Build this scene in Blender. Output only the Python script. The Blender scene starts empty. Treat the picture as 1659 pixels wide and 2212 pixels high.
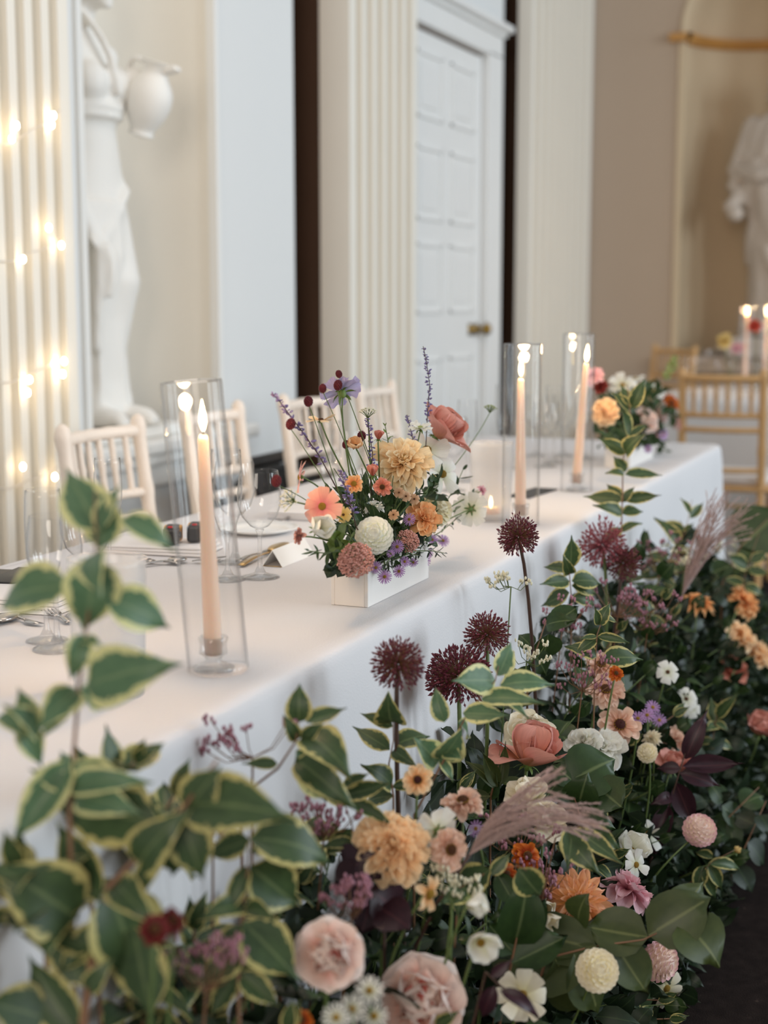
import bpy, math, random
import numpy as np
from mathutils import Vector, Matrix

# ------------------------------------------------------------------ camera
scn = bpy.context.scene
COL = scn.collection
PI = math.pi
FPX, CX, CY = 3200.0, 829.5, 1106.0
TH, PITCH, CAMZ = math.radians(22.4), math.radians(8.27), 1.22
FWD = Vector((math.cos(TH)*math.cos(PITCH), math.sin(TH)*math.cos(PITCH), -math.sin(PITCH)))
RGT = Vector((math.sin(TH), -math.cos(TH), 0.0))
UPV = RGT.cross(FWD)
CAM = Vector((0, 0, CAMZ))
cd = bpy.data.cameras.new('camera')
cam = bpy.data.objects.new('camera', cd)
COL.objects.link(cam)
cam.location = CAM
cam.rotation_mode = 'QUATERNION'
cam.rotation_quaternion = FWD.to_track_quat('-Z', 'Y')
cd.sensor_fit = 'VERTICAL'
cd.sensor_height = 36.0
cd.lens = FPX/2212*36.0
cd.clip_start = 0.05
cd.dof.use_dof = True
cd.dof.focus_distance = 2.30
cd.dof.aperture_fstop = 2.9
scn.camera = cam

# ------------------------------------------------------------------ world, lights, exposure
def lin(c):
    out = []
    for x in c[:3]:
        x = x/255.0
        out.append(x/12.92 if x <= .04045 else ((x+.055)/1.055)**2.4)
    return tuple(out)

w = bpy.data.worlds.new('room_light')
scn.world = w
w.use_nodes = True
bg = w.node_tree.nodes['Background']
bg.inputs[0].default_value = (.97, .97, 1.0, 1)
bg.inputs[1].default_value = .27

def area(name, loc, target, sx, sy, energy, col):
    l = bpy.data.lights.new(name, 'AREA')
    l.shape = 'RECTANGLE'
    l.size, l.size_y, l.energy, l.color = sx, sy, energy, col
    o = bpy.data.objects.new(name, l)
    COL.objects.link(o)
    o.location = loc
    o.rotation_mode = 'QUATERNION'
    o.rotation_quaternion = (Vector(target)-Vector(loc)).to_track_quat('-Z', 'Z')
    return o
for wx in (2.6, 5.6, 8.4):
    area('window_daylight', (wx, -6.5, 3.2), (wx-1.6, 2.4, 1.6), 1.7, 3.4, 195, (.79, .91, 1.0))
area('added_overhead_fill', (2.6, 1.2, 4.3), (2.6, 1.2, 0.0), 2.4, 2.0, 38, (1.0, .87, .76))  # added warm light overhead for the table top, stands for no known fitting
area('added_rear_fill', (-5.0, -.6, 2.9), (3.0, 1.2, 1.0), 3.0, 2.4, 195, (1.0, .89, .78))  # added warm fill from behind the camera for faces turned this way

scn.view_settings.view_transform = 'Standard'
scn.view_settings.look = 'None'
scn.view_settings.gamma = 1
scn.view_settings.exposure = 0.0
scn.view_settings.use_curve_mapping = False
cy = scn.cycles
cy.use_denoising = True
cy.max_bounces = 10
cy.transparent_max_bounces = 24
cy.caustics_reflective = False
cy.caustics_refractive = False
cy.sample_clamp_indirect = 6
cy.blur_glossy = .5

rnd = random.Random(11)
U = rnd.uniform

# ------------------------------------------------------------------ pixel to point
def ray(px, py):
    return FWD + RGT*((px-CX)/FPX) - UPV*((py-CY)/FPX)
def PY(px, py, Y):
    r = ray(px, py); return CAM + r*(Y/r.y)
def PZ(px, py, z):
    r = ray(px, py); return CAM + r*((z-CAMZ)/r.z)
def PX(px, py, X):
    r = ray(px, py); return CAM + r*(X/r.x)
def PD(px, py, d):
    p = CAM + ray(px, py)*d
    if p.y > .785 and p.z < .765:          # stay on this side of the hanging cloth
        p = CAM + ray(px, py)*(.785/ray(px, py).y)
    return p
def proj(p):
    v = p-CAM; d = v.dot(FWD)
    return (CX+FPX*v.dot(RGT)/d, CY-FPX*v.dot(UPV)/d, d)
def view(r, u, c):
    """a direction given as right, up, towards the lens"""
    return (RGT*r + UPV*u - FWD*c).normalized()

# ------------------------------------------------------------------ materials
MATS = {}
def newmat(name):
    m = bpy.data.materials.new(name); m.use_nodes = True
    nt = m.node_tree; nt.nodes.clear()
    out = nt.nodes.new('ShaderNodeOutputMaterial')
    return m, nt, out
def N(nt, t, **kw):
    n = nt.nodes.new(t)
    for k, v in kw.items():
        if k.startswith('i_'):
            n.inputs[k[2:].replace('_', ' ')].default_value = v
        else: setattr(n, k, v)
    return n
def mat(name, c, rough=.6, metal=0, bump=0, bscale=60, var=.06, nscale=6, spec=.5, sss=0):
    if name in MATS: return MATS[name]
    m, nt, out = newmat(name)
    L = nt.links.new
    b = N(nt, 'ShaderNodeBsdfPrincipled')
    b.inputs['Roughness'].default_value = rough
    b.inputs['Metallic'].default_value = metal
    b.inputs['Specular IOR Level'].default_value = spec
    if sss:
        b.inputs['Subsurface Weight'].default_value = sss
        b.inputs['Subsurface Radius'].default_value = (.02, .01, .006)
        b.inputs['Subsurface Scale'].default_value = .6
    tc = N(nt, 'ShaderNodeTexCoord')
    nz = N(nt, 'ShaderNodeTexNoise'); nz.inputs['Scale'].default_value = nscale; nz.inputs['Detail'].default_value = 4
    L(tc.outputs['Object'], nz.inputs['Vector'])
    mr = N(nt, 'ShaderNodeMapRange'); mr.inputs['To Min'].default_value = 1-var; mr.inputs['To Max'].default_value = 1+var
    L(nz.outputs['Fac'], mr.inputs['Value'])
    hs = N(nt, 'ShaderNodeHueSaturation'); hs.inputs['Color'].default_value = (*lin(c), 1)
    L(mr.outputs['Result'], hs.inputs['Value'])
    L(hs.outputs['Color'], b.inputs['Base Color'])
    if bump:
        n2 = N(nt, 'ShaderNodeTexNoise'); n2.inputs['Scale'].default_value = bscale; n2.inputs['Detail'].default_value = 5
        L(tc.outputs['Object'], n2.inputs['Vector'])
        bp = N(nt, 'ShaderNodeBump'); bp.inputs['Strength'].default_value = bump; bp.inputs['Distance'].default_value = .01
        L(n2.outputs['Fac'], bp.inputs['Height']); L(bp.outputs['Normal'], b.inputs['Normal'])
    L(b.outputs[0], out.inputs[0])
    MATS[name] = m
    return m
def petal_mat(name, base, tip, transl=.3, mid=None, pos=.5):
    """colour runs along the petal (UV v) from its claw to its tip"""
    if name in MATS: return MATS[name]
    m, nt, out = newmat(name); L = nt.links.new
    uv = N(nt, 'ShaderNodeUVMap'); sep = N(nt, 'ShaderNodeSeparateXYZ'); L(uv.outputs[0], sep.inputs[0])
    rp = N(nt, 'ShaderNodeValToRGB')
    e = rp.color_ramp.elements
    e[0].position = .05; e[0].color = (*lin(base), 1)
    e[1].position = .9; e[1].color = (*lin(tip), 1)
    if mid:
        x = e.new(pos); x.color = (*lin(mid), 1)
    L(sep.outputs['Y'], rp.inputs['Fac'])
    oi = N(nt, 'ShaderNodeObjectInfo')
    mr = N(nt, 'ShaderNodeMapRange'); mr.inputs['To Min'].default_value = .9; mr.inputs['To Max'].default_value = 1.08
    L(oi.outputs['Random'], mr.inputs['Value'])
    # fine streaks along the petal
    cmb = N(nt, 'ShaderNodeCombineXYZ'); mx = N(nt, 'ShaderNodeMath', operation='MULTIPLY'); mx.inputs[1].default_value = 14
    L(sep.outputs['X'], mx.inputs[0]); L(mx.outputs[0], cmb.inputs['X']); L(sep.outputs['Y'], cmb.inputs['Y'])
    nz = N(nt, 'ShaderNodeTexNoise'); nz.inputs['Scale'].default_value = 1.6; L(cmb.outputs[0], nz.inputs['Vector'])
    m2 = N(nt, 'ShaderNodeMapRange'); m2.inputs['To Min'].default_value = .78; m2.inputs['To Max'].default_value = 1.14
    L(nz.outputs['Fac'], m2.inputs['Value'])
    mm = N(nt, 'ShaderNodeMath', operation='MULTIPLY'); L(mr.outputs[0], mm.inputs[0]); L(m2.outputs[0], mm.inputs[1])
    hs = N(nt, 'ShaderNodeHueSaturation'); L(rp.outputs[0], hs.inputs['Color']); L(mm.outputs[0], hs.inputs['Value'])
    b = N(nt, 'ShaderNodeBsdfPrincipled'); b.inputs['Roughness'].default_value = .6; b.inputs['Specular IOR Level'].default_value = .25
    L(hs.outputs[0], b.inputs['Base Color'])
    t = N(nt, 'ShaderNodeBsdfTranslucent'); L(hs.outputs[0], t.inputs['Color'])
    mix = N(nt, 'ShaderNodeMixShader'); mix.inputs[0].default_value = transl
    L(b.outputs[0], mix.inputs[1]); L(t.outputs[0], mix.inputs[2]); L(mix.outputs[0], out.inputs[0])
    MATS[name] = m
    return m
def leaf_mat(name, green, dark, margin=None, width=.34, vein=(120, 135, 90), rough=.45, transl=.16):
    """green blade with a pale midrib; a margin colour gives the variegated kind (UV u = across, v = along)"""
    if name in MATS: return MATS[name]
    m, nt, out = newmat(name); L = nt.links.new
    uv = N(nt, 'ShaderNodeUVMap'); sep = N(nt, 'ShaderNodeSeparateXYZ'); L(uv.outputs[0], sep.inputs[0])
    oi = N(nt, 'ShaderNodeObjectInfo')
    ad = N(nt, 'ShaderNodeVectorMath', operation='ADD')
    cb = N(nt, 'ShaderNodeCombineXYZ'); mu = N(nt, 'ShaderNodeMath', operation='MULTIPLY'); mu.inputs[1].default_value = 37
    L(oi.outputs['Random'], mu.inputs[0]); L(mu.outputs[0], cb.inputs['Z'])
    L(uv.outputs[0], ad.inputs[0]); L(cb.outputs[0], ad.inputs[1])
    nz = N(nt, 'ShaderNodeTexNoise'); nz.inputs['Scale'].default_value = 7; nz.inputs['Detail'].default_value = 3
    L(ad.outputs[0], nz.inputs['Vector'])
    mixg = N(nt, 'ShaderNodeMix', data_type='RGBA')
    mixg.inputs['A'].default_value = (*lin(dark), 1); mixg.inputs['B'].default_value = (*lin(green), 1)
    L(nz.outputs['Fac'], mixg.inputs['Factor'])
    # |u-.5|*2
    s = N(nt, 'ShaderNodeMath', operation='SUBTRACT'); s.inputs[1].default_value = .5; L(sep.outputs['X'], s.inputs[0])
    a = N(nt, 'ShaderNodeMath', operation='ABSOLUTE'); L(s.outputs[0], a.inputs[0])
    a2 = N(nt, 'ShaderNodeMath', operation='MULTIPLY'); a2.inputs[1].default_value = 2; L(a.outputs[0], a2.inputs[0])
    vr = N(nt, 'ShaderNodeMapRange'); vr.inputs['From Min'].default_value = .02; vr.inputs['From Max'].default_value = .09
    vr.inputs['To Min'].default_value = .55; vr.inputs['To Max'].default_value = 0
    L(a2.outputs[0], vr.inputs['Value'])
    mv = N(nt, 'ShaderNodeMix', data_type='RGBA'); mv.inputs['B'].default_value = (*lin(vein), 1)
    L(vr.outputs[0], mv.inputs['Factor']); L(mixg.outputs['Result'], mv.inputs['A'])
    colout = mv.outputs['Result']
    if margin:
        n2 = N(nt, 'ShaderNodeTexNoise'); n2.inputs['Scale'].default_value = 9; n2.inputs['Detail'].default_value = 2
        L(ad.outputs[0], n2.inputs['Vector'])
        k = N(nt, 'ShaderNodeMath', operation='MULTIPLY_ADD'); k.inputs[1].default_value = .55; L(n2.outputs['Fac'], k.inputs[0]); L(a2.outputs[0], k.inputs[2])
        er = N(nt, 'ShaderNodeMapRange'); er.inputs['From Min'].default_value = 1.27-width; er.inputs['From Max'].default_value = 1.33-width
        L(k.outputs[0], er.inputs['Value'])
        mm = N(nt, 'ShaderNodeMix', data_type='RGBA'); mm.inputs['B'].default_value = (*lin(margin), 1)
        L(er.outputs[0], mm.inputs['Factor']); L(colout, mm.inputs['A'])
        colout = mm.outputs['Result']
    b = N(nt, 'ShaderNodeBsdfPrincipled'); b.inputs['Roughness'].default_value = rough; b.inputs['Specular IOR Level'].default_value = .4
    L(colout, b.inputs['Base Color'])
    t = N(nt, 'ShaderNodeBsdfTranslucent'); L(colout, t.inputs['Color'])
    mix = N(nt, 'ShaderNodeMixShader'); mix.inputs[0].default_value = transl
    L(b.outputs[0], mix.inputs[1]); L(t.outputs[0], mix.inputs[2]); L(mix.outputs[0], out.inputs[0])
    MATS[name] = m
    return m
def glass_thin(name, tint=(1, 1, 1), milky=0.0):
    """thin-walled glass: clear, with Fresnel reflections; milky adds a frosted scatter"""
    if name in MATS: return MATS[name]
    m, nt, out = newmat(name); L = nt.links.new
    tr = N(nt, 'ShaderNodeBsdfTransparent')
    lw2 = N(nt, 'ShaderNodeLayerWeight'); lw2.inputs['Blend'].default_value = .5
    p2 = N(nt, 'ShaderNodeMath', operation='POWER'); p2.inputs[1].default_value = 6.0; L(lw2.outputs['Facing'], p2.inputs[0])
    tm = N(nt, 'ShaderNodeMix', data_type='RGBA'); tm.inputs['A'].default_value = (*tint, 1); tm.inputs['B'].default_value = (.6, .61, .62, 1)
    L(p2.outputs[0], tm.inputs['Factor']); L(tm.outputs['Result'], tr.inputs[0])
    gl = N(nt, 'ShaderNodeBsdfGlossy'); gl.inputs['Roughness'].default_value = .015
    lw = N(nt, 'ShaderNodeLayerWeight'); lw.inputs['Blend'].default_value = .5
    pw = N(nt, 'ShaderNodeMath', operation='POWER'); pw.inputs[1].default_value = 4.6; L(lw.outputs['Facing'], pw.inputs[0])
    fr = N(nt, 'ShaderNodeMapRange'); fr.inputs['To Min'].default_value = .025; fr.inputs['To Max'].default_value = .85; L(pw.outputs[0], fr.inputs['Value'])
    mx = N(nt, 'ShaderNodeMixShader'); L(fr.outputs[0], mx.inputs[0]); L(tr.outputs[0], mx.inputs[1]); L(gl.outputs[0], mx.inputs[2])
    last = mx
    if milky:
        d = N(nt, 'ShaderNodeBsdfTranslucent'); d.inputs[0].default_value = (.92, .9, .88, 1)
        d2 = N(nt, 'ShaderNodeBsdfDiffuse'); d2.inputs[0].default_value = (.9, .88, .86, 1)
        dm = N(nt, 'ShaderNodeMixShader'); L(d.outputs[0], dm.inputs[1]); L(d2.outputs[0], dm.inputs[2])
        m2 = N(nt, 'ShaderNodeMixShader'); m2.inputs[0].default_value = milky
        L(mx.outputs[0], m2.inputs[1]); L(dm.outputs[0], m2.inputs[2]); last = m2
    L(last.outputs[0], out.inputs[0])
    MATS[name] = m
    return m
def glass_solid(name):
    """thick glass of stems and feet: mostly clear, some refraction, bright rims"""
    if name in MATS: return MATS[name]
    m, nt, out = newmat(name); L = nt.links.new
    g = N(nt, 'ShaderNodeBsdfGlass'); g.inputs['IOR'].default_value = 1.45; g.inputs['Roughness'].default_value = 0
    tr = N(nt, 'ShaderNodeBsdfTransparent')
    mx = N(nt, 'ShaderNodeMixShader'); mx.inputs[0].default_value = .82
    L(g.outputs[0], mx.inputs[1]); L(tr.outputs[0], mx.inputs[2])
    gl = N(nt, 'ShaderNodeBsdfGlossy'); gl.inputs['Roughness'].default_value = .03
    lw = N(nt, 'ShaderNodeLayerWeight'); lw.inputs['Blend'].default_value = .5
    pw = N(nt, 'ShaderNodeMath', operation='POWER'); pw.inputs[1].default_value = 3.0; L(lw.outputs['Facing'], pw.inputs[0])
    mr = N(nt, 'ShaderNodeMapRange'); mr.inputs['To Min'].default_value = .04; mr.inputs['To Max'].default_value = .7; L(pw.outputs[0], mr.inputs['Value'])
    m2 = N(nt, 'ShaderNodeMixShader'); L(mr.outputs[0], m2.inputs[0]); L(mx.outputs[0], m2.inputs[1]); L(gl.outputs[0], m2.inputs[2])
    L(m2.outputs[0], out.inputs[0])
    MATS[name] = m
    return m
def emit(name, c, s):
    if name in MATS: return MATS[name]
    m, nt, out = newmat(name)
    e = N(nt, 'ShaderNodeEmission'); e.inputs[0].default_value = (*lin(c), 1); e.inputs[1].default_value = s
    nt.links.new(e.outputs[0], out.inputs[0])
    MATS[name] = m
    return m

M_WALL = mat('wall_paint', (224, 225, 224), .7, bump=.03, bscale=200, var=.02, nscale=1.5)
M_NICHE = mat('niche_paint', (234, 228, 216), .75, var=.02, nscale=1.5)
M_TRIM = mat('white_trim_paint', (235, 234, 230), .5, var=.02)
M_COLUMN = mat('column_paint', (236, 230, 218), .6, var=.03, nscale=3)
M_TAUPE = mat('taupe_wall_paint', (190, 168, 146), .75, bump=.03, bscale=150, var=.03, nscale=1)
M_NICHE2 = mat('stone_niche_paint', (212, 190, 158), .75, var=.03, nscale=1.2)
M_DOOR = mat('door_paint', (234, 234, 232), .45, var=.02)
M_DARK = mat('dark_brown_recess', (88, 64, 48), .8, var=.1)
M_GILT = mat('gilt_moulding', (196, 142, 76), .45, var=.12, nscale=9)
M_MARBLE = mat('white_plaster', (236, 233, 227), .6, bump=.05, bscale=40, var=.03, nscale=7)
M_STONE = mat('aged_plaster', (196, 182, 168), .7, bump=.15, bscale=30, var=.09, nscale=9)
M_BRASS = mat('aged_brass', (150, 120, 60), .3, metal=1, var=.1)
M_CLOTH = mat('white_linen', (222, 219, 219), .85, bump=.12, bscale=350, var=.02, nscale=3, spec=.2)
M_LINEN2 = mat('white_napkin_linen', (236, 232, 230), .85, bump=.1, bscale=300, var=.03, spec=.2)
M_LIME = mat('limewashed_wood', (236, 222, 208), .55, bump=.1, bscale=70, var=.1, nscale=24)
M_OAKW = mat('honey_wood', (200, 158, 106), .5, bump=.08, bscale=60, var=.1, nscale=20)
M_PAD = mat('ivory_seat_cloth', (222, 214, 208), .85, var=.03)
M_WAX = mat('peach_wax', (252, 214, 188), .45, var=.02, sss=.55)
M_WICK = mat('charred_wick', (40, 30, 26), .9)
M_FLAME = emit('candle_flame', (255, 214, 150), 22)
M_BULB = emit('fairy_bulb', (255, 226, 180), 26)
M_WIRE = mat('pale_wire', (214, 206, 196), .5)
M_GLASS = glass_thin('clear_glass', (.998, .998, .998))
M_FROST = glass_thin('frosted_glass', (.98, .98, .98), .30)
M_SOLID = glass_solid('solid_glass')
M_STEEL = mat('polished_steel', (190, 184, 178), .22, metal=1, var=.05)
M_GOLD = mat('brushed_gold', (205, 172, 120), .3, metal=1, var=.05)
M_CARD = mat('white_card', (240, 238, 234), .7, var=.01)
M_BLACK = mat('black_plastic', (24, 22, 22), .45, var=.1)
M_YELLOW = mat('amber_card_sleeve', (216, 150, 40), .5, var=.05)
M_TROUGH = mat('white_painted_wood', (234, 228, 222), .55, bump=.05, bscale=50, var=.03, nscale=12)
M_SOIL = mat('dark_floral_foam', (34, 40, 26), .95, bump=.4, bscale=60)
M_STEM = mat('green_stem', (92, 110, 58), .55, var=.15, nscale=20)
M_STEMD = mat('dark_stem', (74, 52, 42), .55, var=.15, nscale=20)
M_STEMR = mat('reddish_stem', (128, 92, 66), .55, var=.15, nscale=20)
M_ALLIUM = mat('maroon_florets', (98, 36, 50), .6, var=.45, nscale=60)
M_ALLIUM2 = mat('rosy_florets', (142, 70, 78), .6, var=.25, nscale=60)
M_BURNET = mat('burnet_red', (96, 22, 34), .7, bump=.6, bscale=260, var=.25, nscale=80)
M_CENTRE = mat('golden_disc', (222, 172, 50), .8, bump=.9, bscale=400, var=.25, nscale=200)
M_CENTRED = mat('maroon_disc', (104, 42, 34), .8, bump=.9, bscale=300, var=.35, nscale=150)
M_CENTREB = mat('russet_disc', (126, 74, 32), .8, bump=.9, bscale=300, var=.3, nscale=150)
M_CALYX = mat('green_calyx', (98, 122, 58), .6, var=.15, nscale=40)
M_SEDUM = mat('dusty_pink_buds', (192, 140, 128), .75, var=.25, nscale=90)
M_STATICE = mat('mauve_florets', (166, 116, 130), .7, var=.2, nscale=90)
M_LAV = mat('violet_florets', (116, 102, 150), .7, var=.2, nscale=120)
M_LACE = mat('cream_lace_florets', (226, 222, 196), .7, var=.1, nscale=90)
M_LIMEB = mat('lime_buds', (150, 160, 92), .7, var=.2, nscale=90)
M_PLUME = mat('plume_silk', (178, 152, 146), .8, var=.18, nscale=30)
M_LF_VAR = leaf_mat('variegated_leaf', (78, 100, 60), (46, 64, 42), (190, 180, 116), .25)
M_LF_VARF = leaf_mat('variegated_leaf_soft', (104, 134, 98), (68, 98, 72), (212, 210, 150), .30, vein=(130, 150, 110))
M_LF_GRN = leaf_mat('green_leaf', (58, 82, 40), (34, 54, 28))
M_LF_OLV = leaf_mat('olive_leaf', (76, 86, 44), (52, 66, 34), vein=(128, 134, 84))
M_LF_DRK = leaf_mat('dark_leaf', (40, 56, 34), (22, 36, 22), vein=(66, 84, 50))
M_LF_PUR = leaf_mat('burgundy_leaf', (66, 34, 44), (36, 20, 28), vein=(96, 54, 60))
M_LF_LIM = leaf_mat('lime_leaf', (118, 138, 62), (80, 104, 44))
PM = {
 'apricot': petal_mat('apricot_petal', (236, 188, 112), (254, 234, 196), .34, (252, 222, 174)),
 'peach': petal_mat('peach_petal', (244, 180, 112), (254, 226, 186), .34, (252, 210, 160)),
 'orange': petal_mat('orange_petal', (234, 154, 88), (250, 200, 146), .3, (246, 180, 120)),
 'cactus': petal_mat('cactus_petal', (250, 204, 110), (250, 188, 154), .34, (252, 198, 140)),
 'pinkcos': petal_mat('coral_pink_petal', (214, 112, 122), (242, 182, 164), .32, (236, 162, 148)),
 'white': petal_mat('white_petal', (226, 226, 190), (244, 242, 234), .3, (242, 240, 228)),
 'cream': petal_mat('cream_petal', (226, 214, 160), (244, 236, 216), .3, (242, 232, 204)),
 'rose': petal_mat('dusty_rose_petal', (214, 150, 112), (222, 160, 146), .25, (218, 150, 136)),
 'roselt': petal_mat('pale_rose_petal', (214, 146, 126), (236, 186, 174), .3),
 'blush': petal_mat('blush_petal', (240, 178, 160), (250, 232, 222), .32, (246, 216, 202)),
 'blushin': petal_mat('blush_heart_petal', (204, 70, 76), (228, 134, 124), .3),
 'zinblush': petal_mat('blush_ray_petal', (224, 168, 140), (240, 208, 188), .25),
 'pink': petal_mat('pink_petal', (204, 112, 130), (236, 192, 198), .3, (228, 170, 180)),
 'pompink': petal_mat('pinkish_cream_petal', (240, 220, 200), (226, 178, 186), .25, (240, 214, 200)),
 'lilac': petal_mat('lilac_petal', (206, 160, 208), (196, 158, 212), .3),
 'lavender': petal_mat('lavender_petal', (206, 200, 224), (192, 182, 220), .4),
 'caramel': petal_mat('caramel_petal', (190, 140, 100), (222, 182, 146), .3),
 'rust': petal_mat('rust_petal', (176, 62, 22), (214, 120, 40), .25, (190, 84, 28)),
 'burg': petal_mat('burgundy_petal', (70, 20, 24), (120, 40, 34), .2),
 'red': petal_mat('coral_red_petal', (190, 60, 44), (222, 96, 76), .25),
 'yellow': petal_mat('yellow_petal', (226, 190, 100), (240, 216, 150), .3),
 'coral': petal_mat('coral_petal', (212, 120, 98), (232, 158, 138), .28),
 'mauve': petal_mat('mauve_brown_petal', (160, 104, 100), (206, 158, 150), .28),
}

# ------------------------------------------------------------------ object helpers
def link(name, data, parent=None, M=None):
    o = bpy.data.objects.new(name, data)
    COL.objects.link(o)
    if parent is not None: o.parent = parent
    if M is not None: o.matrix_basis = M
    return o
def tag(o, label, cat, group=None, kind=None):
    if label: o['label'] = label
    if cat: o['category'] = cat
    if group: o['group'] = group
    if kind: o['kind'] = kind
    return o
def thing(name, loc, label, cat, group=None):
    o = link(name, None)
    o.location = loc
    o.empty_display_size = .05
    return tag(o, label, cat, group)
def struct(o):
    o['kind'] = 'structure'; return o
def stuff(o):
    o['kind'] = 'stuff'; return o
def rel(root, M):
    return Matrix.Translation(-Vector(root.location)) @ M
def build(name, V, F, m, UV=None, smooth=True):
    me = bpy.data.meshes.new(name)
    me.from_pydata([tuple(v) for v in V], [], [tuple(f) for f in F])
    me.materials.append(m)
    if UV is not None:
        idx = np.empty(len(me.loops), dtype=np.int32); me.loops.foreach_get('vertex_index', idx)
        lay = me.uv_layers.new(name='UVMap')
        lay.data.foreach_set('uv', np.asarray(UV, dtype=np.float32)[idx].ravel())
    if smooth:
        me.polygons.foreach_set('use_smooth', [True]*len(me.polygons))
    return me
class MB:
    def __init__(s): s.V, s.F, s.UV, s.n = [], [], [], 0
    def raw(s, V, F, UV=None):
        s.V.extend([tuple(v) for v in V]); n = s.n
        s.F.extend([tuple(i+n for i in f) for f in F])
        s.UV.extend(UV if UV is not None else [(.5, .5)]*len(V))
        s.n += len(V); return s
    def add(s, tpl, M):
        V, F, UV = tpl
        A = np.array([list(r) for r in M]); W = np.asarray(V) @ A[:3, :3].T + A[:3, 3]
        return s.raw(W, F, UV)
    def box(s, a, b):
        x0, y0, z0 = a; x1, y1, z1 = b
        return s.raw([(x0,y0,z0),(x1,y0,z0),(x1,y1,z0),(x0,y1,z0),(x0,y0,z1),(x1,y0,z1),(x1,y1,z1),(x0,y1,z1)],
                     [(0,3,2,1),(4,5,6,7),(0,1,5,4),(1,2,6,5),(2,3,7,6),(3,0,4,7)])
    def tube(s, P, R, n=6, caps=True):
        P = [Vector(p) for p in P]
        if not isinstance(R, (list, tuple)): R = [R]*len(P)
        V, F = [], []
        ref = None
        for i, p in enumerate(P):
            t = (P[min(i+1, len(P)-1)]-P[max(i-1, 0)])
            t = t.normalized() if t.length > 1e-9 else Vector((0, 0, 1))
            if ref is None: ref = t.orthogonal().normalized()
            ref = (ref - t*ref.dot(t)); ref = ref.normalized() if ref.length > 1e-6 else t.orthogonal().normalized()
            bn = t.cross(ref)
            for k in range(n):
                a = 2*PI*k/n
                V.append(p + (ref*math.cos(a)+bn*math.sin(a))*R[i])
        for i in range(len(P)-1):
            for k in range(n):
                F.append((i*n+k, i*n+(k+1) % n, (i+1)*n+(k+1) % n, (i+1)*n+k))
        if caps:
            F.append(tuple(range(n-1, -1, -1))); F.append(tuple((len(P)-1)*n+k for k in range(n)))
        UV = [(.5, (i//n)/max(1, len(P)-1)) for i in range(len(V))]
        return s.raw(V, F, UV)
    def lathe(s, prof, n=32, c=(0, 0, 0), closed=False):
        V, F = [], []
        m = len(prof)
        for r, z in prof:
            for k in range(n):
                a = 2*PI*k/n; V.append((c[0]+r*math.cos(a), c[1]+r*math.sin(a), c[2]+z))
        rng = range(m if closed else m-1)
        for i in rng:
            j = (i+1) % m
            for k in range(n): F.append((i*n+k, i*n+(k+1) % n, j*n+(k+1) % n, j*n+k))
        return s.raw(V, F)
    def ell(s, c, r, nu=12, nv=8, rot=None):
        c = Vector(c); V, F = [], []
        if not isinstance(r, (tuple, list)): r = (r, r, r)
        for i in range(nv+1):
            t = PI*i/nv
            for k in range(nu):
                a = 2*PI*k/nu
                v = Vector((r[0]*math.sin(t)*math.cos(a), r[1]*math.sin(t)*math.sin(a), r[2]*math.cos(t)))
                if rot is not None: v = rot @ v
                V.append(c+v)
        for i in range(nv):
            for k in range(nu): F.append((i*nu+k, (i+1)*nu+k, (i+1)*nu+(k+1) % nu, i*nu+(k+1) % nu))
        return s.raw(V, F)
    def mesh(s, name, m, smooth=True, uv=True): return build(name, s.V, s.F, m, s.UV if uv else None, smooth)
    def obj(s, name, m, parent=None, M=None, smooth=True): return link(name, s.mesh(name, m, smooth), parent, M)
def bevel(o, wd, seg=2):
    b = o.modifiers.new('bevel', 'BEVEL'); b.width = wd; b.segments = seg; b.limit_method = 'ANGLE'; return o
def axes(o, x, y, z):
    return Matrix(((x.x, y.x, z.x, o.x), (x.y, y.y, z.y, o.y), (x.z, y.z, z.z, o.z), (0, 0, 0, 1)))
def frame(c, n, spin=0.0):
    """local +Z along n at c"""
    n = n.normalized(); x = Vector((0, 0, 1)).cross(n)
    x = x.normalized() if x.length > 1e-3 else Vector((1, 0, 0))
    return axes(c, x, n.cross(x), n) @ Matrix.Rotation(spin, 4, 'Z')
def bez(a, b, c, n=8):
    a, b, c = Vector(a), Vector(b), Vector(c)
    return [a*(1-t)**2 + b*2*t*(1-t) + c*t*t for t in [i/(n-1) for i in range(n)]]

# ------------------------------------------------------------------ petal and leaf shapes
def blade(nu, nv, width, cup=0., curl=0., ruffle=0., notch=0., fold=0., seed=0, power=1.0):
    """unit blade along +Y; width(v) half-width profile; cup lifts the sides, curl bends along the length"""
    r = random.Random(seed); ph = r.uniform(0, 6)
    V, F, UV = [], [], []
    for j in range(nv+1):
        v = j/nv
        ang = curl*v
        # arc along the length
        if abs(curl) > 1e-3:
            y, z = math.sin(ang)/curl, (1-math.cos(ang))/curl
        else: y, z = v, 0.
        wd = width(v)
        for i in range(nu+1):
            u = i/nu*2-1
            x = wd*u
            zz = z + cup*wd*u*u + fold*wd*abs(u) + ruffle*math.sin(u*5+ph+v*3)*v*v
            yy = y - notch*max(0, v-.6)*(math.cos(u*PI*3)*.5+.5)*.6 - (.10*u*u*v*v*v)
            V.append((x, yy, zz)); UV.append(((u+1)/2, v))
    for j in range(nv):
        for i in range(nu):
            a = j*(nu+1)+i; F.append((a, a+1, a+nu+2, a+nu+1))
    return V, F, UV
def wp(a, b, k, w):          # width profile peak normalised to w
    pk = max(((t/40)**a)*((1-t/40)**b) for t in range(1, 40))
    return lambda v: w*max(k*(1-v), ((max(v, 1e-4))**a*((1-min(v, .9999))**b))/pk)
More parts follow.
